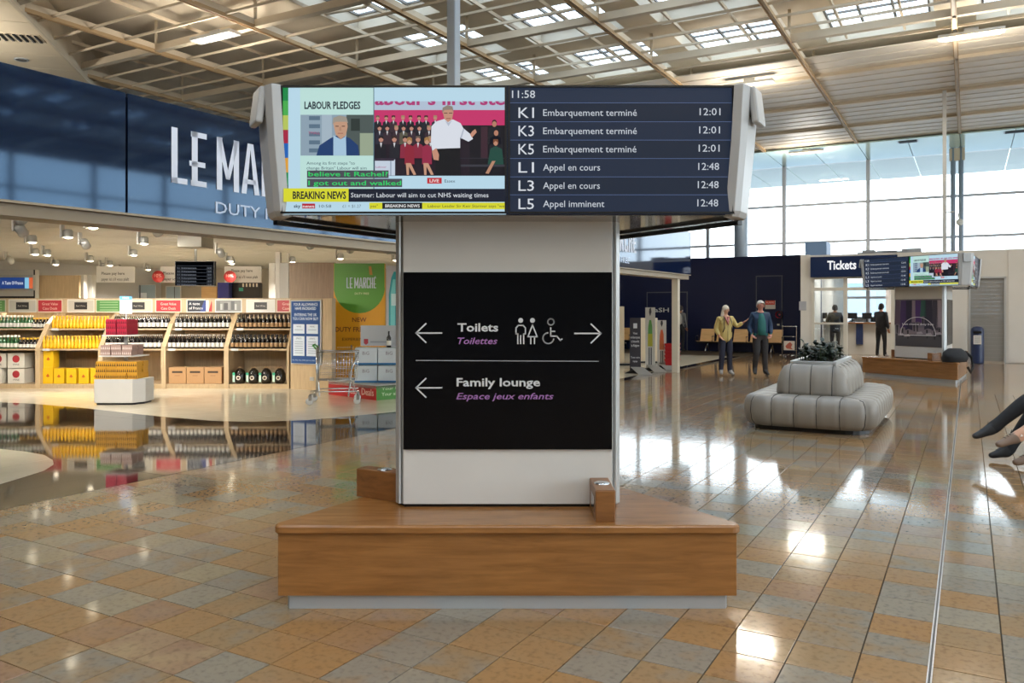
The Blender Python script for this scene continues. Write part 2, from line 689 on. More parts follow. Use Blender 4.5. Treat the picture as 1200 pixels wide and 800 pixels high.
# big cells not covered by single tiles
for i in range(ka0 - 1, 78):
    run = None
    a = A0 + i * TILE
    if a < A_EDGE: continue
    for j in range(-58, 124):
        cov = (i, j) in done
        if not cov and run is None: run = j
        if (cov or j == 123) and run is not None:
            y0, y1 = B0 + run * TILE, B0 + j * TILE
            farm.add([AB(a, y0, -.0005), AB(a + TILE, y0, -.0005), AB(a + TILE, min(y1, 38.1), -.0005), AB(a, min(y1, 38.1), -.0005)], [(0, 1, 2, 3)])
            run = None
farm.build('distant_limestone', M_TILEF, FLOOR, kind='stuff')
ej = MB()
ej.add([AB(A0 - .011, -12, .0015), AB(A0 - .0045, -12, .0015), AB(A0 - .0045, 28, .0015), AB(A0 - .011, 28, .0015),
        AB(A0 + .0045, -12, .0015), AB(A0 + .011, -12, .0015), AB(A0 + .011, 28, .0015), AB(A0 + .0045, 28, .0015)], [(0, 1, 2, 3), (4, 5, 6, 7)])
ej.add([AB(A0 - .0045, -12, .0008), AB(A0 + .0045, -12, .0008), AB(A0 + .0045, 28, .0008), AB(A0 - .0045, 28, .0008)], [(0, 1, 2, 3)], 1)
ej.build('expansion_joint', [M_STEEL, M_BLACK], FLOOR, label='metal expansion joint strip')


def slabs(name, poly, material, sa, sb, oa, ob, z, gap=.0015, holes=None):
    """cut a floor outline (list of a, b) into slabs, each an own object"""
    bm = bmesh.new()
    bm.faces.new([bm.verts.new((p[0], p[1], 0)) for p in poly])
    mna, mxa = min(p[0] for p in poly), max(p[0] for p in poly)
    mnb, mxb = min(p[1] for p in poly), max(p[1] for p in poly)
    for ax, mn, mx, s_, o_ in ((0, mna, mxa, sa, oa), (1, mnb, mxb, sb, ob)):
        k = floor((mn - o_) / s_) + 1
        while o_ + k * s_ < mx:
            co = [0, 0, 0]; co[ax] = o_ + k * s_
            no = [0, 0, 0]; no[ax] = 1
            bmesh.ops.bisect_plane(bm, geom=bm.verts[:] + bm.edges[:] + bm.faces[:], plane_co=co, plane_no=no)
            k += 1
    out = []
    for f in bm.faces:
        c = f.calc_center_median()
        P = [v.co for v in f.verts]
        ar = f.calc_area()
        if ar < .01: continue
        sc = 1 - gap / (sqrt(ar) / 2)
        Q = [(c.x + (p.x - c.x) * sc, c.y + (p.y - c.y) * sc) for p in P]
        n = len(Q)
        mb = MB()
        mb.add([AB(q[0], q[1], z) for q in Q] + [AB(q[0], q[1], -.012) for q in Q],
               [list(range(n))] + [(n + i, n + (i + 1) % n, (i + 1) % n, i) for i in range(n)])
        out.append((AB(c.x, c.y).length, mb))
    bm.free()
    out.sort(key=lambda t: t[0])
    restm = MB()
    for k, (d, mb) in enumerate(out):
        if k < 110 and d < 19:
            mb.build(name, material, FLOOR)
        else:
            q = len(restm.v)
            restm.v += mb.v; restm.f += [[i + q for i in f] for f in mb.f]; restm.m += mb.m; restm.sm += mb.sm
    if restm.v:
        restm.build('distant_' + name, material, FLOOR, kind='stuff')


cream_pts = [(-90, 474), (0, 471), (40, 473), (100, 478), (180, 487), (250, 493), (300, 494), (360, 492), (467, 482)]
cr_ab = [toab(fl(*p)) for p in cream_pts]
a_end = cr_ab[-1][0]
cr_ab += [(A_EDGE - .25, cr_ab[-1][1] + 3.2), (A_EDGE - .25, 27.5), (-22, 27.5), (-22, cr_ab[0][1])]
gr_ab = [(A_EDGE, -12), (A_EDGE, 27.5), (A_EDGE - .25, 27.5), (A_EDGE - .25, cr_ab[9][1])] + cr_ab[8::-1] + [(-22, cr_ab[0][1]), (-22, -12)]
slabs('granite_slab', gr_ab, M_GRAN, 1.2, 2.4, A_EDGE - .55, .3, -.0004)
slabs('cream_slab', cr_ab, M_CREAM, 1.2, 1.2, A_EDGE, .3, 0)
tong = [(-260, 520), (-60, 522), (0, 526), (30, 529), (52, 533), (62, 539), (63, 544), (52, 551), (30, 558), (0, 567), (-60, 586), (-260, 640)]
tg = [toab(fl(*p)) for p in tong][::-1]
slabs('cream_inlay_slab', tg, M_CREAM, 1.5, 1.5, A_EDGE - .3, .4, .0012)

# ------------------------------------------------------------------ ceiling
MOD = 3.52
LA = [-.28 + MOD * k for k in range(-6, 7)]          # main beams run along b at these a
CB = [20.43 + 3.56 * k for k in range(-9, 6)]        # cross beams run along a at these b
B_SK = 22.2                                           # skylight field ends, slatted ceiling begins
B_SL = 34.1
ZD = ZC + .80
deck = MB()
SKH = .36


def ab_box(mb, a0, a1, b0, b1, z0, z1, m=0):
    P = [AB(a, b, z) for z in (z0, z1) for a, b in ((a0, b0), (a1, b0), (a1, b1), (a0, b1))]
    mb.add(P, [(3, 2, 1, 0), (4, 5, 6, 7), (0, 1, 5, 4), (1, 2, 6, 5), (2, 3, 7, 6), (3, 0, 4, 7)], m)


a_all = [-24] + LA + [22.2]
holes = []
bedges = [b for b in CB if b < 20.5]
for i in range(len(LA) - 1):
    for j in range(len(bedges)):
        b0, b1 = bedges[j], bedges[j] + 3.56
        a0, a1 = LA[i], LA[i + 1]
        h_ = (a0 + .45, a1 - .45, b0 + .5, b1 - .5)
        if AB(a0, b1)[0] < -13.8 + .0 * b0 or a0 < -17: h_ = None
        if h_ and a0 < -10.5 and b0 < 13: h_ = None
        if h_:
            holes.append(h_)
            x0, x1, y0, y1 = h_
            for q in ((a0, a1, b0, y0), (a0, a1, y1, b1), (a0, x0, y0, y1), (x1, a1, y0, y1)):
                ab_box(deck, q[0], q[1], q[2], q[3], ZD, ZD + .06)
        else:
            ab_box(deck, a0, a1, b0, b1, ZD, ZD + .06)
ab_box(deck, -24, LA[0], -14, 38.2, ZD, ZD + .06)
ab_box(deck, LA[-1], 22.2, -14, 38.2, ZD, ZD + .06)
ab_box(deck, LA[0], LA[-1], bedges[-1] + 3.56, 38.2, ZD, ZD + .06)
ab_box(deck, LA[0], LA[-1], -14, bedges[0], ZD, ZD + .06)
CEIL = deck.build('ceiling', M_CEIL, None, kind='structure')

# skylights: splayed white shaft, glazing, bars
x0, x1, y0, y1 = holes[0]
wx, wy = (x1 - x0) / 2, (y1 - y0) / 2
sh = MB()
k = .90
A_ = [AB(x, y, 0) for x, y in ((-wx, -wy), (wx, -wy), (wx, wy), (-wx, wy))]
B_ = [AB(x * k, y * k, SKH) for x, y in ((-wx, -wy), (wx, -wy), (wx, wy), (-wx, wy))]
A2 = [AB(x * 1.02, y * 1.02, 0) for x, y in ((-wx, -wy), (wx, -wy), (wx, wy), (-wx, wy))]
B2 = [AB(x * (k + .03), y * (k + .03), SKH) for x, y in ((-wx, -wy), (wx, -wy), (wx, wy), (-wx, wy))]
sh.add(A_ + B_ + A2 + B2, [(i, 4 + i, 4 + (i + 1) % 4, (i + 1) % 4) for i in range(4)] + [(8 + i, 8 + (i + 1) % 4, 12 + (i + 1) % 4, 12 + i) for i in range(4)])
me_sh = sh.mesh('skylight', mat('skylight_shaft_white', 'E8E2D4', .6))
pn = MB()
for q in (-1, 0, 1):
    ab_box(pn, q * wx * k * .66 - wx * k * .32, q * wx * k * .66 + wx * k * .32, -wy * k, wy * k, SKH, SKH + .01)
me_pn = pn.mesh('glazing', M_GLASSR)
gb = MB()
for q in (-1, -.33, .33, 1):
    ab_box(gb, q * wx * k - .03, q * wx * k + .03, -wy * k, wy * k, SKH - .06, SKH)
for q in (-1, 0, 1):
    ab_box(gb, -wx * k, wx * k, q * wy * k - .025, q * wy * k + .025, SKH - .05, SKH)
me_gb = gb.mesh('glazing_bars', mat('glazing_bar_grey', '6E6C68', .5))
for h_ in holes:
    c = AB((h_[0] + h_[1]) / 2, (h_[2] + h_[3]) / 2, ZD)
    s_ = obj('skylight', me_sh, CEIL); s_.location = c
    p_ = obj('glazing', me_pn, s_)
    b_ = obj('glazing_bars', me_gb, s_)

# main beams with rusty lip
for i, a in enumerate(LA):
    mb = MB()
    ab_box(mb, a - .04, a + .04, -14, B_SL, ZC, ZC + .20)
    ab_box(mb, a - .055, a - .035, -14, B_SL, ZC - .03, ZC + .06, 1)
    ab_box(mb, a + .035, a + .055, -14, B_SL, ZC - .03, ZC + .06, 1)
    mb.build('main_beam', [M_BEAM, M_BEAMR], CEIL)
for b in CB:
    if b > B_SL: continue
    mb = MB()
    ab_box(mb, -24, 22, b - .06, b + .06, ZC + .02, ZC + .18)
    ab_box(mb, -24, 22, b - .08, b + .08, ZC + .0, ZC + .03, 0)
    mb.build('cross_beam', [M_BEAM, M_BEAMR], CEIL)
    if b < B_SK:
        for q in (.89, 1.78, 2.67):
            if b + q > B_SK: continue
            mb = MB()
            ab_box(mb, -24, 22, b + q - .02, b + q + .02, ZC + .03, ZC + .085)
            mb.build('purlin', M_BEAM, CEIL)
# upper joists under the deck
for i, a in enumerate(LA[:-1]):
    for q in (.31, .69):
        mb = MB()
        ab_box(mb, a + MOD * q - .025, a + MOD * q + .025, -14, B_SK, ZC + .42, ZC + .50)
        mb.build('joist', M_BEAM, CEIL)
# raking struts and hangers of the space frame
st = MB()
st.tube([AB(0, 0, .1), AB(MOD / 2, 3.56 / 2, .76)], .055, 6)
me_s1 = st.mesh('strut', M_BEAM)
st = MB()
st.tube([AB(0, 0, .1), AB(-MOD / 2, 3.56 / 2, .76)], .055, 6)
me_s2 = st.mesh('strut', M_BEAM)
st = MB()
st.tube([AB(0, 0, .1), AB(0, 0, .8)], .04, 6)
me_s3 = st.mesh('hanger', M_BEAM)
n_s = 0
for a in LA:
    for b in CB:
        P = AB(a, b)
        if b > B_SL or P.y < 6 or abs(P.x) > P.y * .8 + 3: continue
        for me, n_ in ((me_s1, 'strut'), (me_s2, 'strut'), (me_s3, 'hanger')):
            o = obj(n_, me, CEIL)
            o.location = (P.x, P.y, ZC)
# slatted zone
n_sl = 0
b = B_SK
while b < B_SL - .05:
    mb = MB()
    ab_box(mb, -16.5, 22, b + .012, b + .298, ZC + .08 + .014 * (n_sl % 2), ZC + .11 + .014 * (n_sl % 2))
    mb.build('slat', M_SLAT, CEIL)
    b += .31
    n_sl += 1
# glossy metal soffit panels next to the glass
soff = mat('glossy_soffit', 'C4DCD2', .12, .15, spec=.8)
for i in range(len(LA) - 1):
    for h in (0, 1):
        a0 = LA[i] + h * MOD / 2
        mb = MB()
        ab_box(mb, a0 + .012, a0 + MOD / 2 - .012, B_SL + .03, 38.17, ZC - .02, ZC + .03)
        mb.build('soffit_panel', soff, CEIL)
for i in range(2, len(LA) - 1):
    c = AB(LA[i] + MOD / 2, B_SL + .55, ZC - .03)
    mb = MB()
    for q in range(5):
        mb.M = Matrix.Translation(c) @ Matrix.Rotation(-TH, 4, 'Z')
        mb.box((0, -.16 + q * .08, 0), (.62, .02, .03))
    mb.box((0, 0, .01), (.72, .42, .012))
    mb.build('soffit_vent', M_DKMETAL, CEIL)
# diagonal beige tiled soffit (45 degrees to the grid)
P0, D = Vector((fl(18, 0, ZC).x, fl(18, 0, ZC).y)), Vector((-.2436, .9699))
Nn = Vector((-.9699, -.2436))
s = -12 * 1.25 - .1
kk = 0
while s < 16:
    mb = MB()
    q = []
    for (t, n_) in ((s + .012, 0), (s + 1.238, 0), (s + 1.238, 16), (s + .012, 16)):
        p = P0 + D * t + Nn * n_
        q.append(p)
    mb.add([(p.x, p.y, ZC - .09) for p in q] + [(p.x, p.y, ZC - .05) for p in q], [(0, 1, 2, 3), (7, 6, 5, 4), (0, 4, 5, 1), (1, 5, 6, 2), (2, 6, 7, 3), (3, 7, 4, 0)])
    mb.build('ceiling_tile', M_SOFF, CEIL)
    s += 1.25
mb = MB()
e0, e1 = P0 - D * 16, P0 + D * 16
mb.add([(e0.x, e0.y, ZC - .14), (e1.x, e1.y, ZC - .14), (e1.x, e1.y, ZD), (e0.x, e0.y, ZD),
        (e0.x - .05, e0.y, ZC - .14), (e1.x - .05, e1.y, ZC - .14), (e1.x - .05, e1.y, ZD), (e0.x - .05, e0.y, ZD)],
       [(0, 1, 2, 3), (7, 6, 5, 4), (0, 4, 5, 1)])
mb.build('soffit_edge_trim', M_BEAM, CEIL)
vp = fl(20, 44, ZC - .1)
mb = MB()
mb.M = Matrix.Translation(vp) @ Matrix.Rotation(radians(14), 4, 'Z')
mb.box((0, 0, .005), (1.1, .62, .012), 1)
for q in range(7):
    mb.box((-.45 + q * .15, 0, -.01), (.05, .5, .03), 0)
mb.build('ceiling_vent', [M_DKMETAL, M_SOFF], CEIL)
dl = fl(25, 70, ZC - .1)
mb = MB()
mb.lathe([(.001, 0), (.13, -.01), (.17, -.015), (.17, .01)], 14, dl, [0, 1, 1])
mb.build('recessed_downlight', [M_DKMETAL, M_ALU], CEIL)

# ------------------------------------------------------------------ window walls
WIN = None


def window_wall(name, along_a, fixed, u0, u1, step, zlow, zs, sgn, sill):
    """glazed wall; mullions every step, transoms at heights zs"""
    mb = MB()
    if along_a:
        ab_box(mb, u0, u1, fixed - .12, fixed + .12, 0, sill)
    else:
        ab_box(mb, fixed - .12, fixed + .12, u0, u1, 0, sill)
    root = mb.build(name, M_OFFW, None, kind='structure')
    fr = mat('mullion_paint', 'C6C6CC', .45)
    n = int(round((u1 - u0) / step))
    for i in range(n + 1):
        u = u0 + i * step
        mb = MB()
        if along_a: ab_box(mb, u - .075, u + .075, fixed - .14, fixed + .08, sill, ZC)
        else: ab_box(mb, fixed - .14, fixed + .08, u - .075, u + .075, sill, ZC)
        mb.build('mullion', fr, root)
    for z in zs:
        mb = MB()
        if along_a: ab_box(mb, u0, u1, fixed - .06, fixed + .06, z - .05, z + .05)
        else: ab_box(mb, fixed - .06, fixed + .06, u0, u1, z - .05, z + .05)
        mb.build('transom', fr, root)
    zz = [sill] + list(zs) + [ZC]
    for i in range(n):
        for k_ in range(len(zz) - 1):
            mb = MB()
            a, b_ = u0 + i * step + .075, u0 + (i + 1) * step - .075
            z0, z1 = zz[k_] + (.05 if k_ else 0), zz[k_ + 1] - .05
            if along_a: ab_box(mb, a, b_, fixed - .006, fixed + .006, z0, z1)
            else: ab_box(mb, fixed - .006, fixed + .006, a, b_, z0, z1)
            mb.build('pane', M_GLASS, root)
    return root


window_wall('window_1', True, 38.2, LA[0] + MOD, LA[-1], MOD, 0, (2.1, 4.60, 6.29), 1, .5)
window_wall('window_2', False, 22.1, -11.0 - .0, 38.2, 3.5143, 0, (3.3, 5.0, 6.7), 1, .5)
# canopy outside the glass
cm_ = MB()
for i in range(len(LA) - 1):
    for h in (0, 1):
        a0 = LA[i] + h * MOD / 2
        ab_box(cm_, a0 + .02, a0 + MOD / 2 - .02, 38.35, 44.4, ZC + .02, ZC + .15)
can = cm_.build('canopy', mat('canopy_paint', 'B8C8C0', .3), None)
tag(can, 'pale green panelled canopy outside above the tall windows', 'canopy')
# outside ground
mb = MB()
ab_box(mb, -45, 60, 38.4, 95, -.35, -.15)
mb.build('ground', mat('tarmac', '77797B', .8, noise=.1), None, kind='structure')

# ------------------------------------------------------------------ plain walls
mb = MB(); ab_box(mb, -24, 22.2, -14.2, -14, 0, ZD); mb.build('wall_back', mat('wall_paint_grey', '5A5854', .6), None, kind='structure')
mb = MB(); ab_box(mb, -24.2, -24, -14, 38.4, 0, ZD); mb.build('wall_far_left', M_OFFW, None, kind='structure')
mb = MB(); ab_box(mb, -24, LA[0] + MOD, 38.1, 38.3, 0, ZD); mb.build('wall_end', M_OFFW, None, kind='structure')
mb = MB()
ab_box(mb, 22.0, 22.2, -14, -11.0, 0, ZD)
ab_box(mb, 22.0, 22.2, -11.0, 38.4, ZC, ZD)
ab_box(mb, LA[0] + MOD, 22.2, 38.1, 38.3, ZC, ZD)
mb.build('wall_right', M_OFFW, None, kind='structure')
# ------------------------------------------------------------------ hall lamp fixtures (the visible ones and the added unseen ones)
lamp_labels = ['floodlight in the ceiling above the navy shop fascia, nearest the beige soffit', 'floodlight in the ceiling just above the right corner of the black gate board',
               'floodlight low in the slatted ceiling near the tall windows', 'twin floodlight in the ceiling beside the main beam at upper right']
for k, p in enumerate(HALL_LAMPS):
    t = thing('ceiling_floodlight', lamp_labels[k] if k < 4 else 'added unseen floodlight that brightens the hall and its ceiling', 'ceiling light', p, -TH, 'floodlights under the hall ceiling')
    mb = MB()
    mb.box((0, 0, .0), (1.35, .34, .07))
    mb.box((0, 0, .09), (.3, .06, .12))
    mb.build('housing', M_ALU, t)
    n = 2 if k == 3 else 1
    for q in range(n):
        mb = MB()
        mb.box((0, (q - (n - 1) / 2) * .17, -.042), (1.2, .10 if n == 2 else .12, .02))
        mb.build('tube', M_LAMP, t)

# ------------------------------------------------------------------ shop fascia (left)
FD = Vector((.5195, .8545, 0))
FN = Vector((.8545, -.5195, 0))


def fp(s, z=0.0, out=0.0):
    return Vector((-4.08 + (s - 7.525) * .5195 + FN.x * out, s * .8545 + FN.y * out, z))


def fbox(mb, s0, s1, o0, o1, z0, z1, m=0):
    P = [fp(s, z, o) for z in (z0, z1) for s, o in ((s0, o1), (s1, o1), (s1, o0), (s0, o0))]
    mb.add(P, [(3, 2, 1, 0), (4, 5, 6, 7), (0, 1, 5, 4), (1, 2, 6, 5), (2, 3, 7, 6), (3, 0, 4, 7)], m)


FZ0, FZ1 = 2.478, 3.57
mb = MB()
fbox(mb, -8, 24.15, -.30, -.03, FZ0 - .02, FZ1 - .03)
WL = mb.build('wall_left', M_DKMETAL, None, kind='structure')
js = [-8, 2.1, 8.61, 15.1, 24.2]
for i in range(4):
    mb = MB()
    fbox(mb, js[i] + .012, js[i + 1] - .012, -.03, 0, FZ0, FZ1)
    mb.build('fascia_panel', M_NAVYG, WL)
mb = MB()
fbox(mb, -8, 24.2, -.38, .01, FZ0 - .02, FZ0 + .0)
fbox(mb, -8, 24.2, -.38, -.05, FZ0 - .12, FZ0 - .02)
mb.build('soffit_band', mat('beige_band', 'A0917A', .45), WL)
mb = MB()
fbox(mb, 24.15, 24.2, -.38, 0, FZ0 - .02, FZ1)
mb.build('fascia_end', M_NAVYG, WL)

# condensed shop lettering made of strokes
def letter(gx, ch, s0, z0, hgt, w, t):
    z1 = z0 + hgt
    R = lambda a, b, c, d: gx.poly([(a, -b), (a, -d), (c, -d), (c, -b)][::-1], 'D6DAE6')
    def Q(pts): gx.poly([(p[0], -p[1]) for p in pts], 'D6DAE6')
    x0, x1 = s0, s0 + w
    if ch == 'L': R(x0, z0, x0 + t, z1); R(x0, z0, x1, z0 + t * .8)
    if ch in 'EÉ':
        R(x0 + t * .15, z0, x0 + t * 1.15, z1); R(x0, z0, x1, z0 + t * .8); R(x0, z1 - t * .8, x1, z1); R(x0 - t * .25, z0 + hgt * .36, x1 - t * .25, z0 + hgt * .36 + t * .75)
        if ch == 'É': Q([(x0 + w * .3, z1 + t * .3), (x0 + w * .65, z1 + t * .3), (x0 + w * .95, z1 + t * 1.2), (x0 + w * .55, z1 + t * 1.2)])
    if ch == 'M':
        R(x0, z0, x0 + t, z1); R(x1 - t, z0, x1, z1); c = (x0 + x1) / 2
        Q([(x0, z1), (x0 + t * .9, z1), (c + t * .35, z0 + hgt * .22), (c - t * .35, z0 + hgt * .22)][::-1])
        Q([(x1, z1), (x1 - t * .9, z1), (c - t * .35, z0 + hgt * .22), (c + t * .35, z0 + hgt * .22)])
    if ch == 'A':
        c = (x0 + x1) / 2
        Q([(x0, z0), (x0 + t, z0), (c + t * .1, z1), (c - t * .55, z1)]); Q([(x1 - t, z0), (x1, z0), (c + t * .55, z1), (c - t * .1, z1)])
        R(x0 + w * .2, z0 + hgt * .2, x1 - w * .2, z0 + hgt * .2 + t * .7)
    if ch == 'R':
        R(x0, z0, x0 + t, z1); R(x0, z1 - t * .8, x1 - t * .4, z1); R(x0, z0 + hgt * .45, x1 - t * .4, z0 + hgt * .45 + t * .8); R(x1 - t, z0 + hgt * .5, x1, z1 - t * .4)
        Q([(x1 - t, z0), (x1, z0), (x0 + w * .7, z0 + hgt * .5), (x0 + w * .3, z0 + hgt * .5)])
    if ch == 'C':
        R(x0, z0 + t * .5, x0 + t, z1 - t * .5); R(x0 + t * .4, z1 - t * .8, x1 - t * .3, z1); R(x0 + t * .4, z0, x1 - t * .3, z0 + t * .8); R(x1 - t, z1 - hgt * .25, x1, z1 - t * .4); R(x1 - t, z0 + t * .4, x1, z0 + hgt * .25)
    if ch == 'H': R(x0, z0, x0 + t, z1); R(x1 - t, z0, x1, z1); R(x0, z0 + hgt * .4, x1, z0 + hgt * .4 + t * .8)
    return x1


def marche(gx, s0, z0, hgt, k=None):
    k = k or hgt / .536
    x = s0
    for ch, wd, gap in (('L', .178, .04), ('E', .185, .12), ('M', .28, .03), ('A', .243, .03), ('R', .2, .035), ('C', .19, .035), ('H', .2, .035), ('É', .18, 0)):
        letter(gx, ch, x, z0, hgt, wd * k, .068 * k)
        x += (wd + gap) * k
    return x


for s0 in (9.07, 18.6):
    G = Gfx(lambda x, y, L: fp(x, -y, .002 + L * .004))
    e = marche(G, s0, 2.816, .536)
    G.text('DUTY FREE', s0 + .51, -2.575, .115, 'C8D4EA', x1=s0 + 1.60, bold=.006)
    G.build('lettering', PRINT, WL, label='pale lettering LE MARCHÉ DUTY FREE')
# white post carrying the far end of the fascia
pc = fp(23.65, 0, -.2)
mb = MB(); mb.box((pc.x, pc.y, 1.18), (.16, .16, 2.36), rz=-TH)
tag(mb.build('post', mat('cream_paint', 'D8CFBC', .4), None, bevel=.006), 'cream square post under the far end of the navy shop fascia', 'post')

# ------------------------------------------------------------------ shop shell
mb = MB()
X0 = -22
for k in range(40):
    y0, y1 = 2.5 + k * .66, 2.5 + (k + 1) * .66 - .035
    f0, f1 = fp(y0 / .8545, 0, -.32), fp(y1 / .8545, 0, -.32)
    if y1 > 20.6:
        f0 = Vector((4.1 - (y0 - 20.6) * 0.6, y0, 0)); f1 = Vector((4.1 - (y1 - 20.6) * 0.6, y1, 0))
    m2 = MB()
    m2.add([(X0, y0, 2.98), (f0.x, y0, 2.98), (f1.x, y1, 2.98), (X0, y1, 2.98), (X0, y0, 3.0), (f0.x, y0, 3.0), (f1.x, y1, 3.0), (X0, y1, 3.0)], [(3, 2, 1, 0), (4, 5, 6, 7), (0, 1, 5, 4), (1, 2, 6, 5), (2, 3, 7, 6), (3, 0, 4, 7)])
    if k == 0:
        SHC = MB().add([(X0, 2.4, 3.03), (fp(2.4 / .8545, 0, -.32).x, 2.4, 3.03), (fp(20.6 / .8545, 0, -.32).x, 20.6, 3.03), (-.2, 29, 3.03), (X0, 29, 3.03)], [(4, 3, 2, 1, 0)]).build('ceiling_shop', M_DKMETAL, None, kind='structure')
    m2.build('ceiling_plank', mat('shop_ceiling', 'E4E0D6', .5), SHC)
mb = MB()
mb.box((-9.5, 27.6, 1.5), (25, .1, 3.0))
mb.build('wall_shop_back', mat('shop_wall', 'B9AE9A', .6), None, kind='structure')

# ceiling spots
lit = [(109, 267), (80, 278), (38, 284), (41.5, 298), (55.6, 299), (65.6, 310), (106, 305.6), (121, 313.5), (129, 311), (144, 318), (169, 285.6), (157, 299), (174, 316), (111, 322), (106, 320.6), (250, 313), (343, 307), (270, 306), (399, 303), (464, 305), (272, 309)]
unlit = [(23, 255), (25, 270), (100, 286), (316, 281), (363, 286), (259, 296.5), (12, 305), (184, 270), (410, 291), (455, 292)]
extra = [(-6.2, 8.4), (-8.5, 9.5), (-7.2, 7.0), (-10, 7.6), (-5.4, 9.9)]  # unseen spots added in front to brighten the shelves
sp_ = None
spots = [(p, True) for p in lit] + [(p, False) for p in unlit]
ORD = ['leftmost', 'second from the left', 'third from the left'] + ['%s from the left' % w_ for w_ in 'fourth fifth sixth seventh eighth ninth tenth eleventh twelfth thirteenth fourteenth fifteenth sixteenth seventeenth eighteenth nineteenth twentieth'.split()] + ['rightmost']
rk = {}
for grp_ in (lit, unlit):
    for i, p in enumerate(sorted(grp_)): rk[(p, grp_ is lit)] = ORD[i] if i < len(grp_) - 1 else 'rightmost'
for k, (p, on) in enumerate(spots):
    Y = 1.17 * F / (362 - p[1])
    Y = min(Y, 26.5)
    z = zy(p[1], Y)
    loc = ((p[0] - 600) / F * Y, Y, z)
    t = thing('ceiling_spotlight', ('lit glowing spotlight in the shop ceiling, ' if on else 'unlit grey spotlight in the shop ceiling, ') + rk[(p, on)], 'spotlight', loc, 0, 'lit spotlights in the shop ceiling' if on else 'unlit spotlights in the shop ceiling')
    mb = MB()
    r = .075
    if on:
        mb.lathe([(.001, .13), (.05, .13), (r, .10), (r, .0)], 10)
    else:
        mb.M = Matrix.Rotation(.9, 4, 'X')
        mb.lathe([(.001, .10), (.05, .10), (r, .07), (r, -.07), (.06, -.07), (.001, -.05)], 10, m=[0, 0, 0, 1, 1])
        mb.M = Matrix.Identity(4)
    mb.build('lamp_head', [M_ALU, M_DKMETAL], t)
    mb = MB()
    mb.box((-.1, 0, .12), (.03, .10, .26))
    mb.tube([(-.1, 0, .1), (0, 0, .1)], .012, 5)
    mb.build('bracket', M_OFFW, t)
    if on:
        mb = MB(); mb.ball((0, 0, .01), (r * .93, r * .93, .035), n=10, k=5); mb.build('bulb', M_SPOT, t)
for k, p in enumerate([((q[0] - 600) / F * min(26, 1.17 * F / (362 - q[1])), min(26, 1.17 * F / (362 - q[1]))) for q in lit[::1]] + extra):
    l = bpy.data.lights.new('spot_beam', 'SPOT')
    l.energy = 230 if k < len(lit) else 210
    l.color = (1, .93, .82)
    l.spot_size = radians(125); l.spot_blend = .9; l.shadow_soft_size = .07
    o = bpy.data.objects.new('spot_beam', l); COL.objects.link(o)
    o.location = (p[0], p[1], 2.70)
    if k >= len(lit) or p[1] < 15.5: o.rotation_euler = (radians(48), 0, 0)
    if k >= len(lit):
        t = thing('ceiling_spotlight', 'added unseen spotlight close behind the navy fascia, brightening the shelves, ' + ['first', 'second', 'third', 'fourth', 'fifth'][k - len(lit)] + ' of the out-of-frame ones', 'spotlight', (p[0], p[1], 2.74), 0, 'lit spotlights in the shop ceiling')
        mb = MB(); mb.lathe([(.001, .13), (.05, .13), (.075, .10), (.075, .0)], 10); mb.build('lamp_head', M_ALU, t)
        mb = MB(); mb.box((-.1, 0, .12), (.03, .10, .26)); mb.build('bracket', M_OFFW, t)
        mb = MB(); mb.ball((0, 0, .01), (.07, .07, .035), n=10, k=5); mb.build('bulb', M_SPOT, t)

# ------------------------------------------------------------------ wine shelving
SY = 16.2
KX = SY / F


def bay(x0, label):
    wd = 73.6 * KX
    t = thing('shelf_unit', label, 'shelving', (x0, SY, 0), 0, None)
    prof = [(0, 0), (0, .83), (.30, 1.22), (.36, 1.30), (.70, 1.53), (1.0, 1.53), (1.0, 0)]
    for x in (0, wd - .045):
        mb = MB()
        v = [(x, p[0], p[1]) for p in prof] + [(x + .045, p[0], p[1]) for p in prof]
        n = len(prof)
        mb.add(v, [list(range(n)), list(range(n, 2 * n))[::-1]] + [(i, n + i, n + (i + 1) % n, (i + 1) % n) for i in range(n)])
        mb.build('side_panel', M_SHOPW, t)
    mb = MB(); mb.box((wd / 2, .97, .78), (wd, .03, 1.5)); mb.build('back_panel', M_SHOPW, t)
    for y0, z in ((.02, .785), (.34, 1.185), (.02, .075)):
        mb = MB(); mb.box((wd / 2, (y0 + .96) / 2, z), (wd - .09, .96 - y0, .03)); mb.build('shelf', M_SHOPW, t)
    mb = MB(); mb.box((wd / 2, .05, .03), (wd, .03, .06)); mb.build('kick_board', M_SHOPW, t)
    for y0, z in ((.0, .785), (.32, 1.185)):
        mb = MB(); mb.box((.17, y0 + .0, z), (.14, .008, .045)); mb.build('price_tag', M_WHITE, t)
    return t, wd


def bottle_mesh(name, r, h, body, label, cap, shoulder=.55, neck=.34):
    mb = MB()
    mb.lathe([(.001, 0), (r, .003), (r, h * .12), (r * 1.02, h * .13), (r * 1.02, h * .42), (r, h * .43), (r, h * shoulder), (r * neck, h * (shoulder + .17)), (r * neck, h * .86), (r * neck * 1.1, h * .87), (r * neck * 1.1, h), (.001, h)],
             8, m=[0, 0, 0, 1, 0, 0, 0, 0, 2, 2, 2])
    return mb.mesh(name, [body, label, cap])


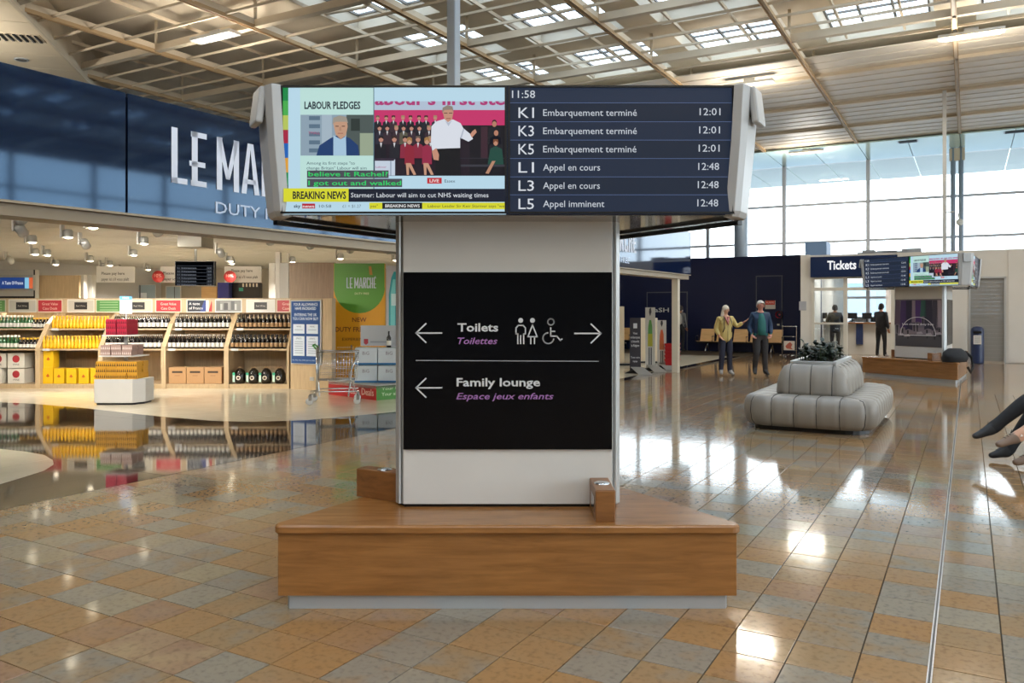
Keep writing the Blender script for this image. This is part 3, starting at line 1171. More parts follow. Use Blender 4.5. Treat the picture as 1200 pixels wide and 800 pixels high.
gl_g = mat('green_glass', '2E5A34', .15, spec=.7)
gl_d = mat('dark_glass', '15100E', .12, spec=.7)
gl_y = mat('golden_drink', 'D6A417', .2, spec=.6)
lb_w = mat('white_label', 'D9D5CC', .5)
lb_y = mat('yellow_label', 'E9B01A', .45)
cp_w = mat('white_cap', 'E4E2DC', .4)
cp_s = mat('silver_cap', 'B9B2A6', .3, .5)
cp_y = mat('yellow_cap', 'D9A828', .4)
cp_b = mat('black_cap', '0F0D0D', .3)
lb_d = mat('small_gold_label', '9B7B55', .5)
kinds = {
    'green': (bottle_mesh('bottle', .040, .27, gl_g, lb_w, cp_w, .5, .5), 'green white-capped bottle in the leftmost bay'),
    'dwhite': (bottle_mesh('bottle', .036, .22, gl_d, lb_w, cp_y, .5, .5), 'small dark bottle beside the green ones'),
    'yellow': (bottle_mesh('bottle', .034, .26, gl_y, lb_y, cp_y, .58, .45), 'golden yellow bottle'),
    'red': (bottle_mesh('bottle', .038, .29, gl_d, lb_w, cp_s, .6, .34), 'white-labelled wine bottle behind the chocolate stand'),
    'red2': (bottle_mesh('bottle', .038, .29, gl_d, lb_w, cp_s, .6, .34), 'white-labelled wine bottle above the brown cartons'),
    'dark': (bottle_mesh('bottle', .038, .29, gl_d, lb_d, cp_b, .6, .34), 'black wine bottle in the rightmost bay'),
}
protos = {}


def row(kind, x0, x1, n, y, z, group):
    me, lab0 = kinds[kind]
    for r_ in range(2):
        for i in range(n):
            if len(protos.setdefault(kind, [])) >= 299: return
            lab = lab0 + (', upper shelf' if z > 1 else ', lower shelf') + (', front row' if r_ == 0 else ', back row')
            if i == 0: lab += ', leftmost'
            if i == n - 1: lab += ', rightmost'
            o = obj('bottle', me, None, 0, lab, 'bottle', group + (' upper' if z > 1 else ' lower') + (' front row' if r_ == 0 else ' back row'))
            o.location = (x0 + (x1 - x0) * (i + .5) / n, y + .05 + r_ * .10, z)
            o.rotation_euler = (0, 0, random.uniform(-.2, .2))
            protos[kind].append(o)


bays = ['shelf bay with green bottles, half cut off by the left edge', 'shelf bay filled with yellow bottles and yellow boxes',
        'shelf bay directly behind the chocolate display stand', 'shelf bay holding white-labelled wine above brown cartons', 'shelf bay at the right end with black bottles and four-packs']
for k in range(5):
    px = 44 + 73.7 * (k - 1)
    x0 = (px - 600) * KX
    t, wd = bay(x0, bays[k])
    lo = (x0 + .06, x0 + wd - .06)
    if k == 0:
        row('green', x0 + .06, x0 + .82, 10, SY + .02, .80, 'green bottles on the leftmost bay')
        row('dwhite', x0 + .84, x0 + wd - .05, 5, SY + .02, .80, 'small dark bottles on the leftmost bay')
        row('green', x0 + .06, x0 + .9, 11, SY + .35, 1.20, 'green bottles on the leftmost bay')
        row('dwhite', x0 + .92, x0 + wd - .05, 4, SY + .35, 1.20, 'small dark bottles on the leftmost bay')
    if k == 1:
        row('yellow', lo[0], lo[1], 16, SY + .02, .80, 'yellow bottles on the second bay')
        row('yellow', lo[0], lo[1], 16, SY + .35, 1.20, 'yellow bottles on the second bay')
    if k == 2:
        row('red', lo[0], lo[1], 13, SY + .02, .80, 'wine bottles behind the chocolate stand')
        row('red', lo[0], lo[1], 13, SY + .35, 1.20, 'wine bottles behind the chocolate stand')
    if k == 3:
        row('red2', lo[0], lo[1], 13, SY + .02, .80, 'wine bottles above the brown cartons')
        row('red2', lo[0], lo[1], 13, SY + .35, 1.20, 'wine bottles above the brown cartons')
    if k == 4:
        row('dark', lo[0], lo[1], 13, SY + .02, .80, 'black bottles on the rightmost bay')
        row('dark', lo[0], lo[1], 13, SY + .35, 1.20, 'black bottles on the rightmost bay')

# boxes on the lower shelves
def print_box(name, label, cat, loc, d, color, pic, group=None):
    t = thing(name, label, cat, loc, 0, group)
    mb = MB(); mb.box((0, 0, d[2] / 2), d); mb.build('carton', color, t, bevel=.004)
    G = Gfx(lambda x, y, L: (x, -d[1] / 2 - L * .0012, y * -1 + 0))
    pic(G, d)
    G.build('print', PRINT, t)
    mb = MB(); mb.box((0, 0, d[2] + .001), (d[0] * .96, .02, .002)); mb.build('lid_seam', M_SHOPW, t)
    return t


def pic_red(G, d):
    G.disc(0, -d[2] * .62, d[2] * .25, 'A8333A'); G.text('WINE', 0, -d[2] * .18, d[2] * .12, '38332E', center=True)
def pic_yel(G, d):
    G.poly([(0, -d[2] * .62), (-d[0] * .2, -d[2] * .45), (0, -d[2] * .38), (d[0] * .2, -d[2] * .45)], 'A86A20'); G.disc(0, -d[2] * .5, d[0] * .1, 'B4471C', layer=2)
def pic_crt(G, d):
    G.rect(-d[0] * .3, -d[2] * .78, d[0] * .3, -d[2] * .66, '3A2A1E'); G.line([(-.05, -d[2] * .5), (.05, -d[2] * .5)], .008, '6B4E34')


c_w = mat('white_carton', 'D8D3C8', .5)
c_y = mat('yellow_carton', 'D8AC14', .45)
c_b = mat('brown_carton', 'A8825A', .6)
ZB = .092
for i, (px, lev) in enumerate(((-18, 0), (8, 0), (-13, 1), (8, 1))):
    print_box('wine_carton', ['white wine carton with red disc, bottom row at the far left edge', 'white wine carton with red disc, bottom row beside the dark gap', 'white wine carton with red disc, upper row at the left edge', 'white wine carton with red disc, upper row beside the dark gap'][i],
              'box', ((px - 600) * KX + .08, SY + .34, ZB + lev * .31), (.30 if i % 2 == 0 else .34, .34, .30), c_w, pic_red, 'white cartons on the leftmost bay')
for i, (px, lev) in enumerate(((53, 0), (66, 0), (80.5, 0), (95, 0), (109, 0), (53.5, 1))):
    print_box('gift_box', ['yellow gift box under another, left end of the yellow bay', 'second yellow gift box from the left in the yellow bay', 'middle yellow gift box on the bottom shelf', 'fourth yellow gift box from the left on the bottom shelf', 'yellow gift box at the right end of the bottom shelf', 'yellow gift box standing on top of another one'][i],
              'box', ((px - 600) * KX, SY + .2, ZB + lev * .337), (.20, .22, .335 if i in (0, 5) else .31), c_y, pic_yel, 'yellow gift boxes on the bottom shelf')
for i, px in enumerate((206, 227, 248)):
    print_box('cardboard_carton', ['brown cardboard carton, left one of the row of three', 'brown cardboard carton, middle one of the row of three', 'brown cardboard carton, right one of the row of three'][i],
              'box', ((px - 600) * KX, SY + .22, ZB), (.35, .3, .33), c_b, pic_crt, 'brown cartons on the bottom shelf')
me_car = None
for i, px in enumerate((278, 294, 309, 325)):
    t = thing('bottle_carrier', ['dark bottle carrier with green tag, left one of the four', 'dark bottle carrier with green tag, second from the left', 'dark bottle carrier with green tag, third from the left', 'dark bottle carrier with green tag, right end of the row'][i], 'bottle pack',
              ((px - 600) * KX, SY + .18, ZB), 0, 'bottle carriers on the bottom shelf')
    mb = MB()
    mb.lathe([(.001, 0), (.085, 0), (.115, .06), (.115, .2), (.08, .27), (.03, .31), (.001, .31)], 10)
    mb.build('carrier_body', gl_d, t)
    G = Gfx(lambda x, y, L: (x, -.118 - L * .0012, -y))
    G.rect(-.115, -.22, -.07, -.04, 'CDEBD8'); G.disc(-.092, -.2, .03, '3DA884', layer=2); G.disc(0, -.12, .045, 'CFC5B4'); G.disc(0, -.12, .025, '4A3524', layer=2)
    G.build('print', PRINT, t)
    mb = MB(); mb.tube([(-.05, 0, .3), (0, 0, .335), (.05, 0, .3)], .012, 6); mb.build('handle', lb_d, t)

# header board above the shelving with its little signs
HY = SY + .72
KH = HY / F
hd = thing('header_board', 'long plywood header board over the wine shelves carrying small coloured signs', 'sign board', ((-30 - 600) * KH, HY, 0))
mb = MB()
wd = 370.5 * KH
mb.box((wd / 2, .06, 1.665), (wd, .05, .29)); mb.box((wd / 2, .05, 1.815), (wd, .09, .02))
mb.build('board', M_SHOPW, hd)
HG = lambda: Gfx(lambda x, y, L: ((x + 30) * KH, .03 - .004 - L * .0012, CAMZ + (362 - y) * KH))


def hsign(px0, px1, frame, fill, fn, lab):
    G = HG()
    G.rect(px0, 350.5, px1, 366, frame, 1)
    G.rect(px0 + 1, 351.7, px1 - 1, 364.8, fill, 2)
    G.layer = 3
    fn(G, px0, px1)
    G.build('header_sign', PRINT, hd, label=lab)


def f_red(G, a, b):
    G.text('Great Value', (a + b) / 2, 357.4, 2.9, 'E9C9B8', center=True, wide=.9); G.text('Case Deals', (a + b) / 2, 362.6, 2.9, 'E9C9B8', center=True, wide=.9)
def f_grn(G, a, b):
    for q in range(4): G.line([(a + 5, 354 + q * 3), (b - 5, 354 + q * 3)], .8, '9FBF8E')
def f_card(G, a, b):
    c = (a + b) / 2
    G.rect(c - 7.5, 354, c + 7.5, 362.5, '2A2826', 3); G.text('Red Wine', c, 359.2, 1.8, 'B9B2A4', layer=4, center=True)
def f_tof(G, a, b):
    G.text('A taste', a + 3, 357.2, 3, 'E6E6E6'); G.text('of France', a + 3, 362.4, 3, 'E6E6E6')
    G.poly([(b - 6, 364.8), (b - 1, 351.7), (b + 1, 351.7), (b + 1, 364.8)], '2A3C80'); G.rect(b + 1, 351.7, b + 4, 364.8, 'E8E8E8'); G.poly([(b + 4, 364.8), (b + 7.5, 351.7), (b + 8, 364.8)], 'B3262E')
def f_bw(G, a, b):
    for q, (c, w_) in enumerate((('6A6A68', 5), ('A8A8A4', 3), ('4A4A4A', 6), ('8E8E8A', 4), ('5A5A5A', 5), ('B0B0AC', 3))):
        G.rect(a + 2 + q * 4.2, 353 + (q * 7) % 4, a + 2 + q * 4.2 + w_ * .8, 363, c)


hsign(-12, 6, 'C9C2AE', '5E8A50', f_grn, 'green sign with pale text at the left edge')
hsign(9, 42, 'DAD6CA', 'BDB7AA', f_card, 'grey framed sign with small black card')
hsign(43, 72.5, 'D8C9B2', 'A83238', f_red, 'red sign reading Great Value Case Deals')
hsign(78, 110, 'DAD6CA', 'BDB7AA', f_card, 'grey framed sign with small black card')
hsign(111.5, 142.5, 'D8D4B8', '4F8446', f_grn, 'green sign with lines of pale text')
hsign(145, 178, 'DAD6CA', 'C2BAA6', f_card, 'grey framed sign behind the white card')
hsign(181.5, 212, 'D8C9B2', 'B5252E', f_red, 'red sign reading Great Value Case Deals')
hsign(218, 240, 'DAD6CA', '1C2230', f_tof, 'navy sign reading A taste of France')
hsign(251.5, 283, 'DEDAD2', '7C7C78', f_bw, 'grey photograph panel')
hsign(288, 322, 'DEDAD2', 'D2CEC4', f_card, 'white framed sign with small black card')
hsign(323.5, 339.5, 'D8C9B2', 'B03A3C', lambda G, a, b: (G.text('Great', a + 7, 357.4, 2.9, 'E9C9B8'), G.text('Case', a + 7, 362.6, 2.9, 'E9C9B8')), 'red sign cut short at the right end')

# ------------------------------------------------------------------ end panel, blue poster, wood wall, promo wall
mb = MB()
x0, x1 = (340.5 - 600) * SY / F, (391 - 600) * 15.9 / F
mb.add([(x0, SY + .0, 0), (x1, 15.75, 0), (x1 + .05, 15.85, 0), (x0, SY + 1.0, 0), (x0, SY, 1.81), (x1, 15.75, 1.81), (x1 + .05, 15.85, 1.81), (x0, SY + 1.0, 1.81)], [(3, 2, 1, 0), (4, 5, 6, 7), (0, 1, 5, 4), (1, 2, 6, 5), (2, 3, 7, 6), (3, 0, 4, 7)])
ep = mb.build('end_panel', M_SHOPW, None)
tag(ep, 'pale wood end panel closing the wine shelves behind the blue poster', 'panel')
ang = atan2(15.75 - SY, x1 - x0)
t = thing('poster_board', 'blue allowance poster in silver frame on the end panel of the wine shelves', 'poster', (x0 + .03, SY - .02, 0), ang)
pw, pz0, pz1 = .76, .50, 1.775
mb = MB(); mb.box((pw / 2, -.02, (pz0 + pz1) / 2), (pw, .03, pz1 - pz0)); mb.build('frame', M_ALU, t, bevel=.004)
G = Gfx(lambda x, y, L: (x / 44 * pw, -.036 - L * .0012, pz1 - y / 75 * (pz1 - pz0)))
G.rect(1.2, 1.2, 42.8, 73.8, '1F4A86', 1)
G.layer = 2
for q, (s_, y) in enumerate((('YOUR ALLOWANCE', 6.5), ('HAVE INCREASED', 11.2), ('ENTERING THE UK', 18.5), ('YOU CAN NOW BUY', 23.2))):
    G.text(s_, 22, y, 3.2, 'DDE6F2', center=True, wide=.82, bold=.012)
for a, b, c, d in ((4, 28, 20.5, 39), (23.5, 28, 40, 39), (4, 42, 20.5, 65), (23.5, 42, 40, 65)):
    G.rect(a, b, c, d, 'D3DCE8', 2)
    G.text('WINE' if b < 30 else 'SPIRITS', (a + c) / 2, b + 3.6, 1.8, '50607A', layer=3, center=True)
    for q in range(1 if b < 30 else 6):
        G.line([(a + 2.5, b + 6.5 + q * 2.6), (c - 2.5, b + 6.5 + q * 2.6)], .7, '8D9AAF', 3)
G.text('18 LITRES STILL WINE AND 42 LITRES BEER', 3, 70.8, 1.5, 'B9C8DC', x1=41)
G.build('print', PRINT, t)
mb = MB(); mb.box((.52, -.012, .22), (.10, .02, .07)); mb.build('socket_plate', M_ALU, t)

mb = MB(); mb.box(((365 - 600) * .0183, 17.4, 1.30), (.98, .12, 2.60)); tag(mb.build('wood_wall', M_SHOPD, None), 'dark vertical-grain wood wall behind the end of the wine shelves', 'wall panel')
PY = 16.7
KP = PY / F
t = thing('promotional_wall', 'tall green and yellow shop poster wall left of the kiosk column', 'poster', ((391 - 600) * KP, PY, 0), 0)
mb = MB(); mb.box((60 * KP / 2, .06, 1.27), (60 * KP, .1, 2.54)); mb.build('panel', mat('orange_print', 'E3A01C', .4), t)
G = Gfx(lambda x, y, L: ((x - 391) * KP, .01 - L * .0015, CAMZ + (362 - y) * KP))
G.layer = 1
pts = [(391.3, 308.5), (450.5, 308.5), (450.5, 335)] + [(421 + 30 * cos(radians(-a)), 336 - 31 * sin(radians(-a))) for a in range(5, 180, 12)] + [(391.3, 335)]
G.poly(pts[::-1], '5C9A34')
G.layer = 2
KM = .0
G2 = Gfx(lambda x, y, L: ((406 - 391) * KP + x, .01 - L * .0015, y * -1))
G2.layer = 2
marche(G2, 0, zy(337.5, PY), .22, .31)
G.text('DUTY FREE', 424, 345, 2.3, 'E6E0B0', center=True)
G.poly([(433, 322), (432, 312), (435, 312), (436.5, 322)], 'C8873A')
G.text('NEW', 421, 377, 5, '6E3518', center=True, bold=.01)
G.text('DUTY FREE', 393, 388.5, 5.4, '6E3518', x1=428, bold=.01)
G.text('EXPERIENCE', 401, 399, 3.2, '6E3518', x1=432)
G.text('coming soon', 395, 408, 3, 'F6E6B4', x1=430)
G.build('print', PRINT, t)
G2.build('lettering', PRINT, t)
t = thing('glass_bottle_advert', 'turquoise bottle advert panel between green poster wall and kiosk column', 'poster', ((452 - 600) * KP, PY + .05, 0), 0)
mb = MB(); mb.box((.35, .06, 1.25), (.70, .08, 2.5)); mb.build('panel', mat('pale_lilac', 'C6C4CC', .4), t)
G = Gfx(lambda x, y, L: ((x - 452) * KP, .02 - L * .0015, CAMZ + (362 - y) * KP))
G.poly([(455, 405), (455, 345), (458, 325), (461, 318), (482, 318), (484, 405)], '2E9EA6', 1); G.poly([(457, 400), (457, 345), (460, 327), (463, 327), (462, 400)], '7CD2D0', 2); G.rect(458, 344, 480, 358, 'CFE8E6', 3)
G.build('print', PRINT, t)

# base with crated bottles and the trolley in front
t = thing('promotion_plinth', 'low red and green plinth under stacked white wine boxes', 'plinth', (0, 0, 0))
c0, c1, c2 = Vector(fl(385, 462)), Vector(fl(441, 469)), Vector(fl(500, 464))
for (p, q, col_, nm, txt) in ((c0, c1, 'B3262A', 'red_side', 'Case Deals'), (c1, c2, '4C8A3C', 'green_side', 'Your allowance')):
    d = (q - p); n = Vector((d.y, -d.x, 0)).normalized(); L_ = d.length
    mb = MB(); mb.add([p, q, q - n * .03, p - n * .03] + [x + Vector((0, 0, .25)) for x in (p, q, q - n * .03, p - n * .03)], [(3, 2, 1, 0), (4, 5, 6, 7), (0, 1, 5, 4), (1, 2, 6, 5), (2, 3, 7, 6), (3, 0, 4, 7)])
    mb.build(nm, mat(nm, col_, .35), t)
    dd = d.normalized()
    G = Gfx(lambda x, y, L, p=p, dd=dd, n=n: p + dd * x + n * (.002 + L * .001) + Vector((0, 0, -y)))
    G.text(txt, L_ * .45 if nm == 'red_side' else L_ * .1, -.07, .12 if nm == 'red_side' else .06, 'F0D8D0' if nm == 'red_side' else 'D4E8C0', x1=L_ * .95 if nm == 'red_side' else L_ * .7)
    if nm == 'green_side': G.text('Your limit', L_ * .1, -.17, .05, 'D4E8C0', x1=L_ * .55)
    G.build('lettering', PRINT, t)
mb = MB(); mb.prism([c0[:2], c1[:2], c2[:2], (c2.x, 15.9), (c0.x, 15.9)], .20, .252); mb.build('top', M_WHITE, t)
k = 0
blu = mat('blue_strap', '2C6A9C', .3)
clr = mat('clear_film_box', 'C3CCD2', .3)
for lev in range(2):
    for i in range(2):
        xx = (418 + 13 + i * 27 - 600) * 14.9 / F
        t = thing('wrapped_wine_case', ['lower left film-wrapped white wine case on red plinth', 'lower right film-wrapped white wine case beside kiosk column', 'upper left film-wrapped white wine case under the bottle sign', 'upper right film-wrapped white wine case under the single bottle'][k],
                  'box', (xx, 14.9, .252 + lev * .325), 0, 'film-wrapped wine cases')
        mb = MB(); mb.box((0, 0, .16), (.405, .40, .31)); mb.build('case', clr, t, bevel=.008)
        mb = MB(); mb.box((0, 0, .025), (.41, .405, .035)); mb.build('strap', blu, t)
        G = Gfx(lambda x, y, L: (x, -.203 - L * .001, -y)); G.text('BiG', 0, -.19, .06, '7A6E7A', center=True); G.build('print', PRINT, t)
        k += 1
t = thing('case_sign', 'grey sign board standing above the film-wrapped wine cases', 'sign', ((445 - 600) * 14.95 / F, 15.0, .905), 0)
mb = MB(); mb.box((0, 0, .20), (.72, .03, .38)); mb.build('board', mat('sign_grey', 'AEB2B6', .4), t)
G = Gfx(lambda x, y, L: (x, -.016 - L * .0012, -y)); G.poly([(-.30, -.14), (-.30, -.06), (-.26, -.03), (-.22, -.06), (-.22, -.14)], '9A2A36'); G.rect(-.18, -.1, .2, -.07, '8E939A'); G.build('print', PRINT, t)
bt = bottle_mesh('bottle', .042, .30, gl_d, lb_w, cp_b, .6, .34)
o = obj('bottle', bt, None, 0, 'single dark wine bottle standing on the wrapped cases in front of the grey sign', 'bottle'); o.location = ((456 - 600) * 14.85 / F, 14.82, .895)

# shopping trolley
tr = thing('shopping_trolley', 'wire shopping trolley with green grips parked in front of the red plinth', 'trolley', at(392, 13.75), radians(10))
mb = MB()
for x in (-.28, .28):
    mb.tube([(x * .85, -.2, .13), (x, .1, .5), (x, .12, .98)], .013, 6)
mb.tube([(-.40, -.26, .17), (-.25, -.26, .22), (.40, -.26, .22)], .012, 6)
mb.tube([(-.42, .26, .17), (-.25, .26, .22), (.40, .26, .22)], .012, 6)
mb.tube([(-.28, -.26, .2), (-.28, -.26, .96)], .014, 6); mb.tube([(-.28, .26, .2), (-.28, .26, .96)], .014, 6)
mb.tube([(.40, -.26, .15), (.25, -.26, .48), (.40, -.24, .88)], .012, 6)
mb.build('chassis', M_CHROME, tr)
mb = MB()
for z in (.40, .50, .60, .70, .80, .88):
    k_ = (z - .4) / .48
    y = .20 + .05 * k_
    mb.tube([(-.26, -y, z), (.34 + .07 * k_, -y, z), (.34 + .07 * k_, y, z), (-.26, y, z), (-.26, -y, z)], .0045 if z < .85 else .010, 4)
for i in range(15):
    x = -.26 + i * .045
    for s_ in (-1, 1):
        mb.tube([(x, s_ * .20, .40), (x * 1.1, s_ * .25, .88)], .0035, 4)
for i in range(9):
    y = -.2 + i * .05
    mb.tube([(.34, y, .40), (.41, y * 1.2, .88)], .0035, 4); mb.tube([(-.26, y, .40), (.34, y, .40)], .0035, 4)
mb.build('basket', M_CHROME, tr, kind='stuff')
mb = MB(); mb.tube([(-.34, -.24, .99), (-.34, .24, .99)], .016, 8); mb.tube([(-.28, -.26, .92), (-.34, -.24, .99)], .013, 6); mb.tube([(-.28, .26, .92), (-.34, .24, .99)], .013, 6)
mb.build('handle', mat('grip_green', '3C9440', .4), tr, label='green handle')
for x, y in ((-.40, -.27), (-.36, .27), (.38, -.25), (.38, .25)):
    mb = MB(); mb.M = Matrix.Translation((x, y, .062)) @ Matrix.Rotation(pi / 2, 4, 'X')
    mb.lathe([(.001, -.017), (.03, -.017), (.06, -.015), (.062, 0), (.06, .015), (.03, .017), (.001, .017)], 14, m=[1, 1, 0, 0, 1, 1])
    w_ = mb.build('castor', [M_RUB, M_ALU], tr)
    mb = MB(); mb.box((x + .015, y, .12), (.05, .05, .09)); mb.build('fork', M_CHROME, w_)

# ------------------------------------------------------------------ chocolate display stand
ds = thing('display_stand', 'white chocolate display stand with tiers of boxed sweets in front of the wine', 'display stand', at(146, 13.7), 0)
def hexp(w_, d, ch=.12): return [(-w_ / 2, -d / 2), (w_ / 2 - ch, -d / 2), (w_ / 2, -d / 2 + ch * 1.8), (w_ / 2, d / 2), (-w_ / 2, d / 2)]
mb = MB(); mb.prism(hexp(.76, .54), .035, .43); mb.build('base_cabinet', M_WHITE, ds, bevel=.005)
mb = MB(); mb.prism(hexp(.70, .48), 0, .035); mb.build('plinth', M_DKMETAL, ds)
mb = MB(); mb.box((0, .05, .85), (.05, .05, .9)); mb.build('pole', M_ALU, ds)
for w_, z in ((.64, .80), (.54, 1.145)):
    mb = MB(); mb.prism(hexp(w_, .46, .1), z, z + .022); mb.build('shelf', M_WHITE, ds)
mb = MB(); mb.tube([(-.02, .1, 1.16), (-.02, .1, 1.62)], .008, 6); mb.box((-.02, .09, 1.67), (.21, .006, .30)); q = mb.build('price_card', mat('card_white', 'C9D4E2', .4), ds)
G = Gfx(lambda x, y, L: (x, .086 - L * .001, -y)); G.rect(-.125, -1.82, .085, -1.76, '4C8CC4'); G.text('PRICE', -.02, -1.775, .03, 'E8F0FA', layer=2, center=True)
for i in range(5): G.line([(-.10, -1.72 + i * .035), (.06, -1.72 + i * .035)], .006, '8896AA')
G.build('price_print', PRINT, q)


def choc(w_, h, base, tri):
    mb = MB(); mb.box((0, 0, h / 2), (w_, .20, h))
    for i in range(5):
        x = -w_ / 2 + (i + .5) * w_ / 5
        mb.add([(x - w_ * .08, -.1015, h * .2), (x + w_ * .08, -.1015, h * .2), (x, -.1015, h * .8)], [(0, 1, 2)], 1)
    return mb.mesh('chocolate_box', [base, tri])


gold = mat('gold_foil', 'D09A34', .35, .1); tri_d = mat('brown_triangle', '3E2010', .5); tri_w = mat('pale_triangle', 'D8C8C0', .5)
redf = mat('red_foil', 'A81E3A', .3, .2); pinkf = mat('rose_grey_box', '9C8078', .45); tri_r = mat('dark_red_triangle', '5E1020', .5)
me1, me2, me3 = choc(.170, .095, gold, tri_d), choc(.165, .085, pinkf, tri_w), choc(.165, .085, redf, tri_r)
for lvl, (me, z, n, rows_, lab, grp) in enumerate(((me1, .43, 4, 3, 'gold chocolate box stacked on the white cabinet of the display stand', 'gold chocolate boxes'), (me2, .822, 3, 2, 'rose-grey chocolate box on the middle shelf of the display stand', 'rose-grey chocolate boxes'),
                                                     (me3, 1.167, 2, 3, 'red chocolate box on the top shelf of the display stand', 'red chocolate boxes'))):
    wd_ = (.175, .18, .18)[lvl]
    for r_ in range(rows_):
        for i in range(n):
            for dpt in range(2):
                lay = ['bottom', 'second', 'top'][r_] + ' layer'
                cl = (['left', 'right'], ['left', 'middle', 'right'], ['leftmost', 'second from left', 'third from left', 'rightmost'])[n - 2][i]
                o = obj('chocolate_box', me, None, 0, lab.split(' of the display')[0].split(' stacked')[0] + ', ' + lay + ', ' + cl + (' in front' if dpt == 0 else ' at the back'), 'box', grp)
                o.location = (ds.location.x + (i - (n - 1) / 2) * wd_ - .03 + random.uniform(-.003, .003), ds.location.y - .13 + dpt * .22 + random.uniform(-.008, .008), z + .003 + r_ * (.096, .086, .086)[lvl])
                o.rotation_euler = (0, 0, random.uniform(-.04, .04))

# ------------------------------------------------------------------ things seen over the shelving
def wallbox(name, label, cat, px0, px1, py0, py1, Y, dep, m, group=None, bevel=0):
    x0, x1 = (px0 - 600) * Y / F, (px1 - 600) * Y / F
    z0, z1 = (zy(py1, Y) if py1 is not None else 0.0), zy(py0, Y)
    t = thing(name, label, cat, ((x0 + x1) / 2, Y, z0), 0, group)
    mb = MB(); mb.box((0, dep / 2, (z1 - z0) / 2), (x1 - x0, dep, z1 - z0)); mb.build('body', m, t, bevel=bevel)
    G = Gfx(lambda x, y, L: ((x - 600) * Y / F - (x0 + x1) / 2, -L * .002, CAMZ + (362 - y) * Y / F - z0))
    return t, G


t, G = wallbox('shop_screen', 'blue lit screen reading A Taste Of France at the left edge', 'screen', -40, 38.5, 322, 340, 22, .12, M_ALU)
G.rect(-38, 325, 29, 338, '23407E'); G.rect(29, 325, 34, 338, '8CC8E4'); G.rect(34, 325, 38.5, 338, 'D8663C'); G.text('A Taste Of France', 2.5, 333.2, 3.6, 'E8EEF8', x1=27, layer=2, bold=.01)
G.build('screen_picture', SCREEN, t)
t, G = wallbox('shop_screen_mount', 'white bulkhead with black lower edge under the blue screen', 'bulkhead', -40, 41, 316, 350, 22.2, .2, M_OFFW)
G.rect(-40, 347, 41, 350, '15110F'); G.rect(39.4, 316, 41, 350, '2A2320'); G.build('trim', PRINT, t)
wallbox('wood_partition', 'lit pale wood partition above the yellow shelf bay', 'partition', 41.5, 92.5, 322.5, None, 22.6, .1, M_SHOPW)
wallbox('wall_pillar', 'white pillar right of the lit wood partition', 'pillar', 93, 98, 322, None, 22.8, .2, M_OFFW)
wallbox('wall_pillar', 'wide grey-white pillar left of the pay-here banner', 'pillar', 99, 108, 322, None, 23.2, .2, M_OFFW)
t, G = wallbox('pay_banner', 'white hanging banner reading please pay here, left one', 'banner', 113, 158, 312, 331, 21.5, .04, M_OFFW)
G.text('Please pay here', 119, 321.8, 3.2, '33302C', x1=146, bold=.012); G.text("payer ici s'il vous plaît", 119, 328.6, 3.2, '33302C', x1=151, bold=.012); G.build('lettering', PRINT, t)
t, G = wallbox('pay_banner', 'white hanging banner partly behind the left red disc', 'banner', 188, 212, 312, 331, 21.5, .04, M_OFFW)
G.text('Please', 191, 321.5, 3.2, '33302C', x1=204, bold=.012); G.text("payer ici", 191, 328.4, 3.2, '33302C', x1=206, bold=.012); G.build('lettering', PRINT, t)
t, G = wallbox('pay_banner', 'white hanging banner right of the black flight board', 'banner', 263, 306, 312, 331, 21.5, .04, M_OFFW)
G.text('Please pay here', 271, 318.6, 3.2, '33302C', x1=296, bold=.012); G.text("payer ici s'il vous plaît", 271, 326, 3.2, '33302C', x1=302, bold=.012); G.build('lettering', PRINT, t)
for px, lab in ((185.5, 'round red hanging sign left of the black flight board'), (269.5, 'round red hanging sign right of the black flight board')):
    x = (px - 600) * 21.2 / F
    t = thing('round_sign', lab, 'sign', (x, 21.2, zy(324, 21.2)))
    mb = MB(); mb.M = Matrix.Rotation(pi / 2, 4, 'X'); mb.lathe([(.001, -.02), (.155, -.02), (.155, .02), (.001, .02)], 20); mb.build('disc', mat('sign_red', 'B02A2C', .4), t)
    G = Gfx(lambda x, y, L: (x, -.022, -y)); G.text('10%', 0, .02, .09, 'E6B8B0', center=True); G.build('lettering', PRINT, t)
t, G = wallbox('flight_board', 'small black hanging flight board over the wine shelves', 'screen', 205, 251, 306, 334.5, 17.6, .12, M_BLACK)
G.rect(205.6, 306.6, 250.4, 334, '15181F', 0)
for i in range(6): G.line([(207, 311.5 + i * 4), (249, 311.5 + i * 4)], .3, '5A6474'); G.text('K%d  Embarquement' % (i + 1), 208, 314.8 + i * 3.9, 1.7, 'A9B4C4', layer=2, x1=230); G.text('12:01', 243, 314.8 + i * 3.9, 1.7, 'A9B4C4', layer=2, x1=248)
G.build('screen_picture', SCREEN_DIM, t)
mb = MB(); mb.tube([(0, .06, .5), (0, .06, 1.2)], .03, 6); mb.build('hanger', M_ALU, t)
t, G = wallbox('shop_window', 'bright interior window behind the green header sign', 'window', 140, 183, 333, 350, 26.8, .06, M_OFFW)
G.rect(141, 334, 182, 349.5, '9FB2BE'); G.rect(150, 343, 172, 349.5, 'E6EEF4', 2); G.rect(163, 334, 165, 349.5, '5E666C', 3); G.build('glass', PRINT, t)
t, G = wallbox('shop_window', 'narrow bright interior window right of the left red disc', 'window', 194, 212, 335, 350, 26.8, .06, M_OFFW)
G.rect(195, 336, 211, 349.5, 'A8BAC4'); G.rect(204, 336, 205, 349.5, '5E666C', 2); G.build('glass', PRINT, t)
wallbox('lit_panel', 'warm lit wood panel below the black flight board', 'partition', 236, 254, 336, None, 25.5, .08, M_PLY)
wallbox('blue_column', 'dark blue column right of the lit panel', 'column', 255, 268, 331, None, 24.5, .3, mat('deep_blue', '26276A', .35))
